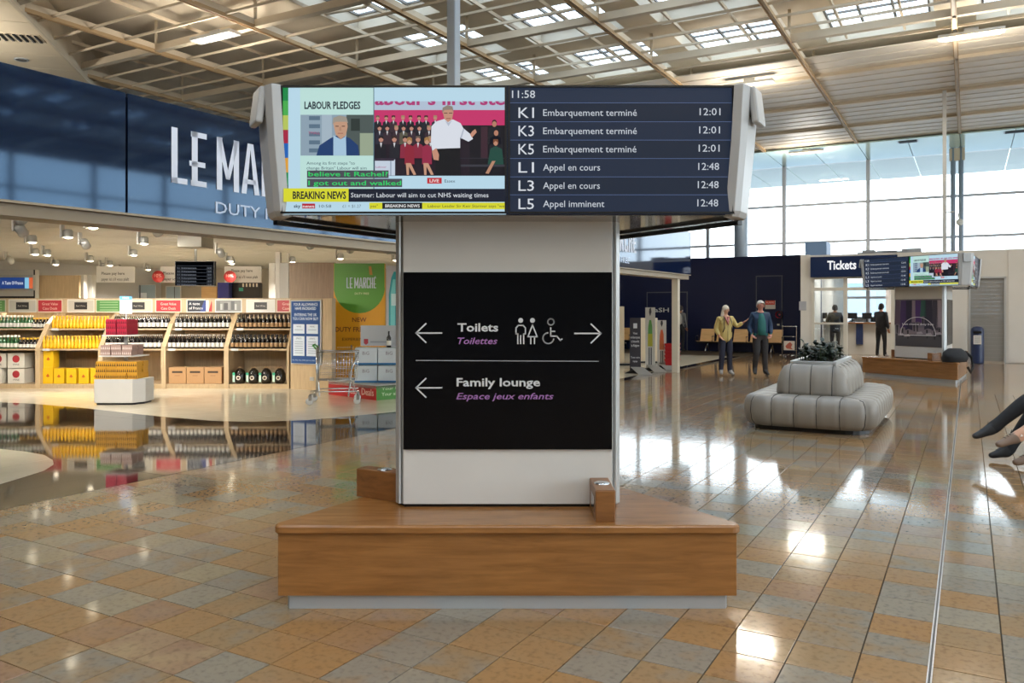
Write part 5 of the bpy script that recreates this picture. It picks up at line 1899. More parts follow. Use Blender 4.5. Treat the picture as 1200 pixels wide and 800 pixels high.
d1 = door_outline(759, 805, zb(780, 30.5, 343), 'door_1')
door_outline(887, 916, zb(900, 30.5, 324), 'door_2')
G = GN(30.44)
sc_ = .0312
a_of = lambda px: apx(px, 30.44)
G.text('aSH', a_of(767), -zb(780, 30.4, 365.5), .16, 'C9CDD4', x1=a_of(784), bold=.012)
G.text('e', a_of(796), -zb(798, 30.4, 365), .12, 'C9CDD4', x1=a_of(801), bold=.02)
G.build('lettering', PRINT, d1, label='white wide letters')
t = thing('safety_notice', 'red and white safety notice on the navy wall behind the man', 'notice', (0, 0, 0))
mb = MB(); ab_box(mb, apx(896.5, 30.4), apx(908.5, 30.4), 30.41, 30.44, zb(902, 30.4, 362), zb(902, 30.4, 352)); mb.build('plate', M_WHITE, t)
G = GN(30.41); G.rect(apx(897, 30.4), -zb(902, 30.4, 351.9), apx(908, 30.4), -zb(902, 30.4, 357), 'C8402E'); G.text('ALARME', apx(898, 30.4), -zb(902, 30.4, 355.4), .07, 'F0D8D0', x1=apx(907, 30.4), layer=2); G.build('print', PRINT, t)
q = AB(apx(912.5, 30.3), 30.3, zb(912, 30.3, 368.5))
t = thing('fire_alarm', 'round red fire alarm on the navy wall beside the white wall corner', 'fire alarm', q, -TH)
mb = MB(); mb.M = Matrix.Rotation(pi / 2, 4, 'X'); mb.lathe([(.001, -.2), (.10, -.2), (.13, -.12), (.13, 0)], 14); mb.build('sounder', mat('alarm_red', 'B01E30', .35), t)
mb = MB(); mb.ball((0, -.07 + .24, 0), .04); mb.build('lamp', mat('alarm_lens', 'E88090', .3), t)

BW = 28.0
WT = mb = MB()
ZT = 3.37
def a28(px): return apx(px, BW)
aL, aD0, aD1 = -4.99, a28(951.5), a28(1049)
ab_box(mb, -4.85, aD0, BW, BW + .2, 0, ZT)
ab_box(mb, aD0, a28(1052), BW, BW + .2, 2.66, ZT)
aS0, aS1 = a28(1135), a28(1179)
zs_ = 2.52
ab_box(mb, aD1, aS0, BW, BW + .2, 0, ZT)
ab_box(mb, aS0, aS1, BW, BW + .2, zs_, ZT)
ab_box(mb, aS1, 21.9, BW, BW + .2, 0, ZT)
WTK = mb.build('wall_tickets', M_OFFW, None, kind='structure')
# wall cladding panels with recessed joints
for (a0, a1, n_) in ((aS1 + .05, 21.8, 15), (aD1 + .05, aS0 - .02, 2)):
    for i in range(n_):
        u0, u1 = a0 + (a1 - a0) * i / n_, a0 + (a1 - a0) * (i + 1) / n_
        mb = MB(); ab_box(mb, u0 + .006, u1 - .006, BW - .02, BW, .02, ZT - .02); mb.build('cladding_panel', M_OFFW, WTK)
# shutter
sh_ = thing('roller_shutter', 'grey closed roller shutter in the white wall at the right', 'shutter', (0, 0, 0))
for i in range(21):
    z0 = .04 + i * (zs_ - .04) / 21
    mb = MB(); ab_box(mb, aS0 + .02, aS1 - .02, BW + .04, BW + .07, z0 + .001, z0 + (zs_ - .04) / 21 - .001); mb.build('slat', mat('shutter_grey', '94928E', .4, .3), sh_)
mb = MB(); ab_box(mb, aS0, aS0 + .05, BW - .03, BW + .03, 0, zs_ + .05); ab_box(mb, aS1 - .05, aS1, BW - .03, BW + .03, 0, zs_ + .05); ab_box(mb, aS0, aS1, BW - .03, BW + .03, zs_, zs_ + .05); mb.build('shutter_frame', M_ALU, sh_)
G = GN(BW - .0); G.build('x', PRINT, sh_) if False else None
# blue bin
bx_ = AB(a28(1146) - .02, BW - .6)
bn = thing('waste_bin', 'dark blue round-topped waste bin with white notice before the grey shutter', 'bin', bx_, -TH)
mb = MB(); pr = [(.17 * cos(q) if abs(cos(q)) > 0 else 0, .17 * sin(q)) for q in [2 * pi * j / 18 for j in range(18)]]
rings = [[(x * s_, y * s_ * .9, z) for x, y in pr] for z, s_ in ((0, .98), (.03, 1), (.95, 1.02), (1.02, .96), (1.07, .7), (1.09, .3))]
mb.loft(rings); mb.build('bin_body', mat('bin_blue', '1E2C50', .35), bn)
mb = MB(); mb.box((0, -.155, .92), (.22, .03, .07)); mb.build('slot', M_BLACK, bn)
mb = MB(); mb.box((0, -.165, .70), (.2, .02, .26)); nb = mb.build('notice', M_WHITE, bn)
G = Gfx(lambda x, y, L: (x, -.177 - L * .001, -y))
for i in range(4): G.line([(-.07, -.78 + i * .05), (.07, -.78 + i * .05)], .012, '6A6E76')
G.build('print', PRINT, nb)
# Tickets sign
ts = thing('tickets_sign', 'navy Tickets sign board above the ticket office door', 'sign', (0, 0, 0))
z0_, z1_ = zb(975, 27.8, 324.5), zb(975, 27.8, 300.5)
mb = MB(); ab_box(mb, a28(951), a28(1052), 27.78, 28.0, z0_, z1_); mb.build('board', mat('sign_navy', '14264C', .25), ts)
G = GN(27.775); G.text('Tickets', apx(969.5, 27.77), -zb(985, 27.77, 315.3), .27, 'F2F4F8', x1=apx(1003.5, 27.77), bold=.025); G.build('lettering', attr_mat('sign_light', .9), ts)
# door front: frames and glass
fr = mat('cream_frame', 'CFCBC0', .4)
df = thing('glazed_shopfront', 'cream framed glass front and open doorway of the ticket office', 'shopfront', (0, 0, 0))
for px0, px1 in ((951, 954.5), (988.5, 993), (1044, 1049)):
    mb = MB(); ab_box(mb, a28(px0), a28(px1), BW - .04, BW + .10, 0, 2.64); mb.build('post', fr, df)
for z0, z1, s1 in ((2.20, 2.30, 1049), (2.58, 2.64, 1049), (.0, .08, 990), (1.10, 1.16, 990)):
    mb = MB(); ab_box(mb, a28(952), a28(s1), BW - .035, BW + .09, z0, z1); mb.build('rail', fr, df)
for px0, px1, z0, z1 in ((954.5, 988.5, .08, 1.10), (954.5, 988.5, 1.16, 2.2), (954.5, 988.5, 2.3, 2.6), (993, 1044, 2.3, 2.6)):
    mb = MB(); ab_box(mb, a28(px0), a28(px1), BW + .02, BW + .032, z0, z1); mb.build('pane', M_GLASS, df)
t = thing('wall_notice', 'small grey notice on the white wall left of the ticket office', 'notice', (0, 0, 0))
mb = MB(); ab_box(mb, a28(936.5), a28(945), BW - .02, BW - .0, zb(940, BW, 363.5), zb(940, BW, 353.0)); mb.build('plate', mat('notice_grey', 'A4A6AE', .4), t)
# interior
mb = MB(); ab_box(mb, -4.55, 3, 30.9, 31.3, 0, 1.08); ct = mb.build('counter', mat('counter_cream', 'C4C2BA', .4), None); tag(ct, 'pale service counter inside the ticket office', 'counter')
mb = MB(); ab_box(mb, -4.55, 3, 30.76, 31.5, 1.08, 1.13); mb.build('counter_top', M_OAKD, ct)
mb = MB(); ab_box(mb, apx(1003, 30.8), apx(1011, 30.8), 30.83, 30.9, .35, 1.12); mb.build('blue_panel', mat('panel_blue', '1A2A52', .4), ct)
for i, px in enumerate((964, 981, 999, 1016)):
    a = apx(px, 31.2)
    t = thing('desk_monitor', ['leftmost', 'second', 'third', 'rightmost'][i] + ' small dark desk monitor from the left on the ticket counter', 'monitor', AB(a, 31.2, 1.13), -TH, 'desk monitors on the ticket counter')
    mb = MB(); mb.box((0, 0, .23), (.32, .03, .21)); mb.build('screen', M_BLACK, t)
    mb = MB(); mb.box((0, 0, .06), (.05, .03, .12)); mb.box((0, 0, .01), (.2, .14, .02)); mb.build('stand', M_DKMETAL, t)
mb = MB(); ab_box(mb, -4.6, 3.2, 28.2, 38.0, 3.1, 3.25); mb.build('ceiling_office', M_OFFW, None, kind='structure')
mb = MB(); ab_box(mb, apx(1042, 33), apx(1042, 33) + .15, 31.6, 38, 0, 3.1); mb.build('wall_office_right', M_OFFW, None, kind='structure')
mb = MB(); ab_box(mb, -4.8, -4.65, 30.8, 38, 0, 3.1); mb.build('wall_office_left', M_OFFW, None, kind='structure')
for a_, b_ in ((-3.5, 30.0), (-1.2, 30.0), (-3.5, 33), (-1.2, 33)):
    t = thing('office_lamp', 'flat square lamp in the ticket office ceiling, ' + ('left' if a_ < -2 else 'right') + (' front' if b_ < 31 else ' back'), 'ceiling light', AB(a_, b_, 3.07), -TH, 'lamps in the ticket office ceiling')
    mb = MB(); mb.box((0, 0, 0), (.6, .6, .04)); mb.build('diffuser', mat('office_glow', 'FFF4E4', .5, emit=3.5), t)
    area_light('office_fill_light', AB(a_, b_, 3.04), .55, .55, 45, (1, .96, .9), -TH)  # added light to brighten the dark office interior
# rooftop unit and things behind
mb = MB(); ab_box(mb, a28(936), a28(962), 29.2, 30.2, ZT - .1, 3.9); tag(mb.build('ventilation_box', mat('vent_blue', '6E8CB4', .5), None), 'blue-grey ventilation box on top of the ticket office wall', 'ventilation unit')
mb = MB()
rng = random.Random(9)
for i in range(10):
    a = a28(1000 + i * 6); ab_box(mb, a, a + rng.uniform(.3, .8), 29, 29.6, ZT - .1, ZT + rng.uniform(.05, .2))
tag(mb.build('roof_clutter', mat('clutter_grey', '9AA0A8', .7), None), 'grey bundles lying along the top of the ticket office wall', 'bundle', None, 'stuff')
# cars outside behind the ticket office
def car(a, b, rz, color, label):
    t = thing('car', label, 'car', AB(a, b, -.15), rz, None)
    prof = [(-2.1, .35), (-2.15, .7), (-1.3, .92), (-.7, 1.38), (.8, 1.42), (1.6, .98), (2.1, .9), (2.15, .4)]
    mb = MB(); n = len(prof)
    v = [(x, y, z) for y, k_ in ((-.85, 1), (.85, 1)) for x, z in prof]
    mb.add(v, [list(range(n)), list(range(n, 2 * n))[::-1]] + [(i, n + i, n + (i + 1) % n, (i + 1) % n) for i in range(n)])
    mb.build('car_body', color, t, bevel=.06)
    mb = MB(); v = [(x, y, z) for y in (-.87, .87) for x, z in ((-1.15, .95), (-.62, 1.32), (.75, 1.34), (1.4, .98))]
    mb.add(v, [(0, 1, 2, 3), (7, 6, 5, 4)]); mb.build('side_windows', M_BLACKG, t)
    for x in (-1.35, 1.35):
        for y in (-.82, .82):
            mb = MB(); mb.M = Matrix.Translation((x, y, .32)) @ Matrix.Rotation(pi / 2, 4, 'X'); mb.lathe([(.001, -.1), (.31, -.1), (.32, 0), (.31, .1), (.001, .1)], 14); mb.build('wheel', M_RUB, t)
car(-4.6, 46, -TH + .2, mat('car_silver', 'AEB4BA', .3, .4), 'silver car parked outside, seen left through the ticket office')
car(0.2, 48, -TH + .1, mat('car_blue', '5A7088', .3, .3), 'blue-grey car parked outside, seen right through the ticket office')
mb = MB(); ab_box(mb, -30, 40, 80, 86, -.2, 4); tag(mb.build('distant_terminal', mat('far_pale', '9EB0BE', .7), None), 'pale blue distant low building outside beyond the car park', 'building')

# ------------------------------------------------------------------ beam seats
def beam_seat(label, a0, b, n, group='wooden beam seats'):
    t = thing('beam_seat', label, 'bench', AB(a0, b), -TH, group)
    p = .62
    mb = MB(); mb.box((p * n / 2, 0, .36), (p * n, .07, .06)); mb.build('beam', M_DKMETAL, t)
    for i in range(n):
        x = p * (i + .5)
        mb = MB(); mb.add([(x - .26, -.30, .43), (x + .26, -.30, .43), (x + .26, .2, .39), (x - .26, .2, .39), (x - .26, -.30, .41), (x + .26, -.30, .41), (x + .26, .2, .37), (x - .26, .2, .37)], [(0, 1, 2, 3), (7, 6, 5, 4), (0, 4, 5, 1), (1, 5, 6, 2), (2, 6, 7, 3), (3, 7, 4, 0)]); mb.build('seat', M_PLY, t, bevel=.006)
        mb = MB(); mb.add([(x - .27, .2, .40), (x + .27, .2, .40), (x + .25, .36, .86), (x - .25, .36, .86), (x - .27, .22, .39), (x + .27, .22, .39), (x + .25, .38, .85), (x - .25, .38, .85)], [(0, 1, 2, 3), (7, 6, 5, 4), (0, 4, 5, 1), (1, 5, 6, 2), (2, 6, 7, 3), (3, 7, 4, 0)]); mb.build('backrest', M_PLY, t, bevel=.006)
    for i in range(n + 1):
        mb = MB(); x = p * i; mb.tube([(x, .2, .40), (x, .12, .60), (x, -.2, .60), (x, -.2, .40)], .016, 6); mb.build('armrest', M_BLACK, t)
    for x in (p * .6, p * (n - .6)):
        mb = MB(); mb.tube([(x, 0, .34), (x - .0, -.28, .02)], .022, 6); mb.tube([(x, 0, .34), (x, .28, .02)], .022, 6); mb.build('leg', M_CHROME, t)
    return t


beam_seat('row of pale wooden beam seats against the navy wall behind the couple', apx(817, 29.7), 29.7, 5)
beam_seat('pair of pale wooden beam seats glimpsed left of the black floor banner', apx(722, 29.7), 29.7, 2)

# luggage trolley
lt = thing('luggage_trolley', 'wire luggage trolley with red panel beside the white wall', 'trolley', AB(a28(928), 27.3), -TH)
mb = MB()
for x in (-.22, .22):
    mb.tube([(x, .25, .08), (x, .28, 1.0), (x * .9, .2, 1.05)], .014, 6); mb.tube([(x, .25, .1), (x * .8, -.4, .1)], .014, 6)
mb.tube([(-.24, .25, 1.03), (.24, .25, 1.03)], .016, 6)
for q in range(4): mb.tube([(-.2 + q * .13, .25, .12), (-.18 + q * .12, -.38, .12)], .007, 4)
for z in (.3, .5, .7): mb.tube([(-.22, .27, z), (.22, .27, z)], .006, 4)
mb.build('frame', M_CHROME, lt)
mb = MB(); mb.box((0, .24, .40), (.34, .02, .30)); lp_ = mb.build('load_panel', mat('trolley_white', 'B9B0A6', .5), lt)
G = Gfx(lambda x, y, L: (x, .229 - L * .001, -y)); G.poly([(-.08, -.30), (-.12, -.38), (-.05, -.46), (.03, -.52), (.10, -.44), (.06, -.34), (.12, -.28)], 'A2503E'); G.build('print', PRINT, lp_)
for x, y in ((-.2, .25), (.2, .25), (0, -.4)):
    mb = MB(); mb.M = Matrix.Translation((x, y, .05)) @ Matrix.Rotation(pi / 2, 4, 'Y'); mb.lathe([(.001, -.02), (.05, -.02), (.05, .02), (.001, .02)], 10); mb.build('wheel', M_RUB, lt)

# ------------------------------------------------------------------ banner stands, totems, baskets at the shop corner
def stand(px, Y, wd, ht, base, label, fn, rz=-.25, fold=True):
    t = thing('floor_banner', label, 'banner stand', at(px, Y), rz)
    mb = MB(); mb.box((0, 0, ht / 2 + .02), (wd, .03, ht)); mb.build('panel', base, t)
    G = Gfx(lambda x, y, L: (x * wd / 2, -.016 - L * .0015, .02 + (1 - y) * ht)); fn(G); G.build('print', PRINT, t)
    mb = MB(); mb.add([(-wd / 2 + .02, -.02, .16), (wd / 2 + .05, -.02, .16), (wd / 2 + .32, -.34, .01), (-wd / 2 + .25, -.34, .01)], [(0, 1, 2, 3), (3, 2, 1, 0)]); mb.add([(-wd / 2 + .02, -.02, .15), (wd / 2 + .05, -.02, .15), (wd / 2 + .32, -.34, .0), (-wd / 2 + .25, -.34, .0)], [(3, 2, 1, 0)]); mb.build('leaflet_tray', M_WHITE, t)
    mb = MB(); mb.add([(-wd / 2 - .12, .1, 0), (wd / 2, .1, 0), (wd / 2, -.1, 0), (-wd / 2 - .12, -.1, 0), (-wd / 2, 0, .07), (wd / 2, 0, .14)], [(3, 2, 5, 4), (0, 4, 5, 1), (0, 3, 4), (1, 5, 2)]); mb.build('foot', M_BLACK, t)
    return t
def f1(G):
    G.rect(-.35, .10, .35, .19, 'C8CCD4')
    for i, s_ in enumerate(('Vous', 'embarquez', 'à bientôt', 'la Région')): G.text(s_, 0, .30 + i * .075, .042, 'D0D2D8', center=True, wide=6.5, bold=.01)
    G.text('Toute notre', 0, .74, .036, 'D0D2D8', center=True, wide=6.2); G.text('équipe', 0, .81, .036, 'D0D2D8', center=True, wide=6.2)
def fbot(c0, c1):
    def f(G):
        G.poly([(-.48, .62), (-.42, .32), (-.2, .2), (.2, .2), (.42, .30), (.48, .62)], c0); G.poly([(-.5, .62), (-.47, .42), (.47, .42), (.5, .62)], c1, 2)
        G.rect(-.32, .64, -.1, .93, '3A3A40'); G.rect(.1, .64, .32, .93, '3A3A40'); G.poly([(0, .14), (-.26, .08), (-.18, .02), (.16, .0), (.28, .07)], '3A3A40', 2)
    return f
stand(744.5, 20.1, .27, 1.36, mat('banner_dark', '2C2A34', .5), 'narrow black floor banner with white text, nearest the kiosk column', f1)
stand(762, 20.9, .25, 1.62, M_WHITE, 'narrow white floor banner with green and yellow bottle', fbot('5E9A50', 'B4B03C'))
stand(775.5, 21.7, .24, 1.28, M_WHITE, 'narrow white floor banner with orange bottle beside the red baskets', fbot('C25A32', 'B8683C'))
cb = mat('cream_totem', 'CDBFA4', .5)
for (px0, px1, py, Y, lab) in ((715, 731, 359, 23.0, 'cream totem panel right beside the kiosk column'), (749, 770, 372.5, 24.0, 'wide cream panel behind the black and green floor banners')):
    t = thing('totem_panel', lab, 'panel', at((px0 + px1) / 2, Y), 0)
    ww, hh = (px1 - px0) * Y / F, zy(py, Y)
    mb = MB(); mb.box((0, 0, hh / 2), (ww, .18, hh)); mb.build('panel', cb, t, bevel=.01)
    mb = MB(); mb.box((.05, 0, .03), (ww + .2, .4, .05)); mb.build('base', M_BLACK, t)
mr_ = mat('basket_red', 'B41E26', .35)
for i in range(5):
    z = i * .105
    t = thing('shopping_basket', ['red shopping basket at the bottom of the stack by the post', 'red shopping basket second from the bottom of the stack', 'red shopping basket in the middle of the stack', 'red shopping basket second from the top of the stack', 'red shopping basket on top of the stack by the post'][i], 'basket', at(788, 21.6, z), -.3, 'stacked red baskets')
    mb = MB()
    a_, b_ = [(-.15, -.11), (.15, -.11), (.15, .11), (-.15, .11)], [(-.19, -.14), (.19, -.14), (.19, .14), (-.19, .14)]
    rings = [[(x, y, .002) for x, y in a_], [(x, y, .26) for x, y in b_], [(x * 1.06, y * 1.06, .26) for x, y in b_], [(x * 1.06, y * 1.06, .235) for x, y in b_], [(x * 1.01, y * 1.01, .235) for x, y in b_]]
    mb.loft(rings, 0, False, cap=False); mb.add([(x, y, .004) for x, y in a_], [(0, 1, 2, 3)])
    mb.build('basket_body', mr_, t)
    mb = MB(); mb.tube([(-.2, -.02, .25), (-.12, -.09, .27), (.12, -.09, .27), (.2, -.02, .25)], .008, 5); mb.build('handle', M_BLACK, t)
# ------------------------------------------------------------------ people
M_SKIN = mat('skin', 'C49478', .5)
M_SKIN2 = mat('skin_darker', '9A6A50', .5)


def skin_mesh(chains, sub=2, voxel=None):
    """chains: list of (list of (point, rx, ry)), all joined at shared points -> smooth mesh via the Skin modifier"""
    verts, radii, edges = [], [], []
    idx = {}
    for ch in chains:
        prev = None
        for p, rx, ry in ch:
            k = tuple(round(c, 4) for c in p)
            if k not in idx:
                idx[k] = len(verts); verts.append(p); radii.append((rx, ry))
            i = idx[k]
            if prev is not None and prev != i: edges.append((prev, i))
            prev = i
    me = bpy.data.meshes.new('s')
    me.from_pydata(verts, edges, [])
    o = bpy.data.objects.new('s', me); COL.objects.link(o)
    o.modifiers.new('skin', 'SKIN').use_smooth_shade = True
    sv = me.skin_vertices[0].data
    for i, r in enumerate(radii):
        sv[i].radius = r
        sv[i].use_root = (i == 0)
    s = o.modifiers.new('sub', 'SUBSURF'); s.levels = sub; s.render_levels = sub
    bpy.context.view_layer.update()
    out = bpy.data.meshes.new_from_object(o.evaluated_get(bpy.context.evaluated_depsgraph_get()))
    bpy.data.objects.remove(o); bpy.data.meshes.remove(me)
    return out


def V(*a): return Vector(a)


def segd(p, a, b):
    ab = b - a; t = max(0, min(1, (p - a).dot(ab) / max(1e-9, ab.length_squared)))
    return (p - (a + ab * t)).length


def fingers(mb, wrist, hand, side, r=.009, curl=.25):
    """palm and five fingers beyond the wrist, along the direction wrist->hand"""
    d = (hand - wrist).normalized()
    u = d.cross(V(0, 0, 1)) if abs(d.z) < .8 else d.cross(V(0, 1, 0)) * -1
    u.normalize(); n = d.cross(u)
    ringp = []
    for t, w_, th in ((0, .026, .022), (.3, .036, .018), (.7, .042, .016), (1.0, .040, .012)):
        c = wrist + d * .085 * t
        ringp.append([tuple(c + u * w_ * cos(q) + n * th * sin(q)) for q in [2 * pi * j / 10 for j in range(10)]])
    mb.loft(ringp)
    b = wrist + d * .082
    for k, (off, ln) in enumerate(((-.030, .062), (-.011, .074), (.009, .078), (.029, .070))):
        p0 = b + u * off
        p1 = p0 + d * ln * .45 - n * curl * ln * .3
        p2 = p0 + d * ln * .78 - n * curl * ln * .9
        p3 = p0 + d * ln * .92 - n * curl * ln * 1.3
        mb.tube([p0 - d * .01, p1, p2, p3], [r, r, r * .85, r * .5], 6)
    p0 = wrist + d * .03 + u * .03 * side
    mb.tube([p0, p0 + u * .025 * side + d * .02, p0 + u * .035 * side + d * .05], [r * 1.2, r * 1.1, r * .6], 6)


def person(label, loc, rz, P, cols, hair='short', hairc='8A8078', H=1.0, jacket=None, skin=M_SKIN, radii=1.0, leg=1.0, bag=False, extra=None, legs_only=False):
    """P overrides joints; the figure looks along local -Y"""
    J = dict(pelvis=V(0, 0, .95), waist=V(0, .0, 1.08), chest=V(0, .01, 1.27), upper=V(0, .015, 1.40), neck=V(0, .0, 1.50), nape=V(0, -.005, 1.55), head=V(0, -.02, 1.62), crown=V(0, -.015, 1.71),
             sL=V(.165, .01, 1.42), eL=V(.22, .03, 1.15), wL=V(.215, -.06, .92), hL=V(.21, -.09, .84), sR=V(-.165, .01, 1.42), eR=V(-.22, .03, 1.15), wR=V(-.215, -.06, .92), hR=V(-.21, -.09, .84),
             pL=V(.09, 0, .90), kL=V(.10, -.02, .50), aL=V(.10, .03, .10), tL=V(.12, -.16, .045), pR=V(-.09, 0, .90), kR=V(-.10, -.02, .50), aR=V(-.10, .03, .10), tR=V(-.12, -.16, .045))
    for k, v in P.items(): J[k] = V(*v)
    t = thing('person', label, 'person', loc, rz)
    t.scale = (H, H, H)
    r = radii
    ch = [[(J['pelvis'], .15 * r, .115 * r), (J['waist'], .135 * r, .105 * r), (J['chest'], .155 * r, .115 * r), (J['upper'], .13 * r, .095 * r), (J['neck'], .058, .056), (J['nape'], .052, .052), (J['head'], .076, .092), (J['crown'], .058, .07)]]
    for s in 'LR':
        mid = (J['s' + s] + J['e' + s]) / 2; mf = (J['e' + s] + J['w' + s]) / 2
        ch.append([(J['upper'], .13 * r, .095 * r), (J['s' + s], .06 * r, .06 * r), (mid, .048 * r, .048 * r), (J['e' + s], .042, .042), (mf, .038, .038), (J['w' + s], .027, .025)])
        mt = (J['p' + s] + J['k' + s]) / 2; mc = (J['k' + s] * .6 + J['a' + s] * .4)
        heel = J['a' + s] + (J['a' + s] - J['t' + s]).normalized() * .03
        dd_ = (J['t' + s] - J['a' + s]).normalized(); nn_ = V(1, 0, 0).cross(dd_).normalized()
        if nn_.z < 0: nn_ = -nn_
        d2_, n2_ = dd_ * cos(.28) + nn_ * sin(.28), nn_ * cos(.28) - dd_ * sin(.28)
        hl = J['a' + s] - d2_ * .02 - n2_ * .055
        ch.append([(J['a' + s], .044 * (.4 + .6 * leg), .048 * (.4 + .6 * leg)), (hl, .037, .034)])
        ball = J['t' + s] * .7 + J['a' + s] * .3; ball.z = J['t' + s].z * .8 + J['a' + s].z * .2
        ch.append([(J['pelvis'], .15 * r, .115 * r), (J['p' + s], .10 * r, .10 * r), (mt, .085 * leg, .085 * leg), (J['k' + s], .064 * leg, .064 * leg), (mc, .060 * leg, .060 * leg), (J['a' + s], .044 * (.4 + .6 * leg), .048 * (.4 + .6 * leg)), (ball, .046, .040), (J['t' + s], .036, .028)])
    me = skin_mesh(ch, 2)
    hd = MB()
    for s in 'LR': fingers(hd, J['w' + s], J['h' + s], 1 if s == 'L' else -1)
    h = J['head']; fw = (h - J['nape']); 
    f = V(*P.get('face', (0, -1, 0))).normalized(); sd = V(-f.y, f.x, 0).normalized()
    # nose, ears, lips, brow shaped as part of the body mesh
    hd.loft([[tuple(h + f * .088 + sd * x + V(0, 0, z)) for x, z in ((-.014, -.012), (.014, -.012), (.006, .035), (-.006, .035))], [tuple(h + f * .112 + sd * x + V(0, 0, z)) for x, z in ((-.008, -.012), (.008, -.012), (.003, .0), (-.003, .0))]])
    for q in (-1, 1): hd.ball(tuple(h + sd * q * .078 + V(0, 0, .0)), (.014, .02, .03), n=8, k=5)
    k0 = len(me.vertices)
    bmx = bmesh.new(); bmx.from_mesh(me)
    vs_ = [bmx.verts.new(v) for v in hd.v]
    for fc in hd.f:
        try: q = bmx.faces.new([vs_[i] for i in fc]); q.smooth = True; q.material_index = 9
        except ValueError: pass
    bmx.to_mesh(me); bmx.free()
    mats = [skin, cols['top'], cols['legs'], cols['shoes']]
    for m_ in mats: me.materials.append(m_)
    segs = []
    for a, b, m_ in (('pelvis', 'waist', 2), ('waist', 'upper', 1), ('neck', 'head', 0), ('head', 'crown', 0), ('sL', 'eL', 1), ('eL', 'wL', 1), ('sR', 'eR', 1), ('eR', 'wR', 1), ('pL', 'kL', 2), ('kL', 'aL', 2), ('pR', 'kR', 2), ('kR', 'aR', 2), ('aL', 'tL', 3), ('aR', 'tR', 3)):
        segs.append((J[a], J[b], m_))
    segs.append((J['upper'], J['sL'], 1)); segs.append((J['upper'], J['sR'], 1))
    bare = cols.get('bare', ())
    for p in me.polygons:
        if p.material_index == 9: p.material_index = 0; continue
        c = p.center
        best = min(segs, key=lambda s: segd(c, s[0], s[1]))
        mi = best[2]
        for bn_ in bare:
            a, b = bn_
            if best[0] == J[a] and best[1] == J[b] and (c - J[b]).length < (J[a] - J[b]).length * cols.get('barefrac', .5): mi = 0
        p.material_index = mi
    body = obj('body', me, t)
    # eyes and mouth
    mb = MB()
    for q in (-1, 1): mb.ball(tuple(h + f * .083 + sd * q * .030 + V(0, 0, .012)), (.011, .011, .008), n=8, k=5)
    mb.build('eyes', mat('eye_dark', '2A211E', .3), body)
    mb = MB(); mb.M = Matrix.Translation(h + f * .086 + V(0, 0, -.040)) @ Matrix.Rotation(atan2(f.x, -f.y), 4, 'Z'); mb.ball((0, 0, 0), (.022, .008, .006), n=8, k=5); mb.build('mouth', mat('lip', '9A5A50', .5), body)
    # hair
    mb = MB()
    hm = mat('hair_' + hairc, hairc, .6, noise=.15, nscale=60, stretch=(1, 1, .2))
    n = 16
    rings = []
    back = -f
    for i in range(9):
        ph = pi / 2 * i / 8 * 1.0
        ring = []
        for j in range(n):
            a = 2 * pi * j / n
            dr = sd * cos(a) + back * sin(a)
            low = (.5 + .5 * sin(a))                       # 1 at the back, 0 at the forehead
            zz = cos(ph) * .105
            rr = .088 + .012 * low
            drop = (-.075 * low + .045 * (1 - low)) if hair != 'thin' else (-.05 * low + .075 * (1 - low))
            z = .035 + zz if i < 5 else (.035 + zz * 1.0 + (drop - .035) * (i - 4) / 4 * 1.0)
            ring.append(tuple(h + dr * rr * sin(max(ph, .02)) + V(0, 0, z) + f * -.004))
        rings.append(ring)
    mb.loft(rings, cap=False)
    if hair == 'long':
        rr_ = []
        for i, (z, wd, yy) in enumerate(((.02, .088, .03), (-.05, .10, .05), (-.13, .105, .06), (-.20, .095, .075), (-.245, .05, .08))):
            rr_.append([tuple(h + sd * wd * cos(q) + back * (yy + .05 * sin(q)) + V(0, 0, z)) for q in [2 * pi * j / 12 for j in range(12)]])
        mb.loft(rr_)
    mb.build('hair', hm, body)
    if jacket:
        jm, length, tightness = jacket
        hem = J['pelvis'].z - length
        k = tightness
        jc = [[(V(J['pelvis'].x, J['pelvis'].y, hem), .175 * k, .135 * k), (J['waist'], .175 * k, .135 * k), (J['chest'], .185 * k, .14 * k), (J['upper'], .15 * k, .11 * k), (J['neck'] + V(0, .01, -.035), .075, .07)]]
        for s in 'LR':
            mid = (J['s' + s] + J['e' + s]) / 2; mf = (J['e' + s] + J['w' + s]) / 2
            jc.append([(J['upper'], .15 * k, .11 * k), (J['s' + s], .078 * k, .075 * k), (mid, .068 * k, .068 * k), (J['e' + s], .062 * k, .062 * k), (mf, .056 * k, .056 * k), (J['w' + s] + (J['e' + s] - J['w' + s]).normalized() * .02, .043 * k, .043 * k)])
        jme = skin_mesh(jc, 2)
        jme.materials.append(jm)
        jo = obj('jacket', jme, body)
        mb = MB()
        z0 = J['neck'].z - .05
        if cols.get('open'):
            w_ = cols['open']
            rr_ = []
            for z, wd, yo in ((z0, .05, -.085), (J['upper'].z - .03, .065, -.125 * k), (J['chest'].z, w_, -.152 * k), (J['waist'].z, w_ * 1.1, -.155 * k), (J['pelvis'].z, w_ * 1.0, -.15 * k)):
                rr_.append([(J['waist'].x - wd, yo + .012, z), (J['waist'].x, yo - .008, z), (J['waist'].x + wd, yo + .012, z), (J['waist'].x + wd, yo + .06, z), (J['waist'].x - wd, yo + .06, z)])
            mb.loft(rr_)
            mb.build('shirt_front', cols['top'], body)
        else:
            mb.tube([(0, -.118 * k, z0 - .05), (0, -.150 * k, J['chest'].z), (0, -.146 * k, J['waist'].z), (0, -.146 * k, hem + .04)], .006, 5)
            mb.build('zip', M_DKMETAL, jo)
    if extra: extra(t, body, J)
    return t


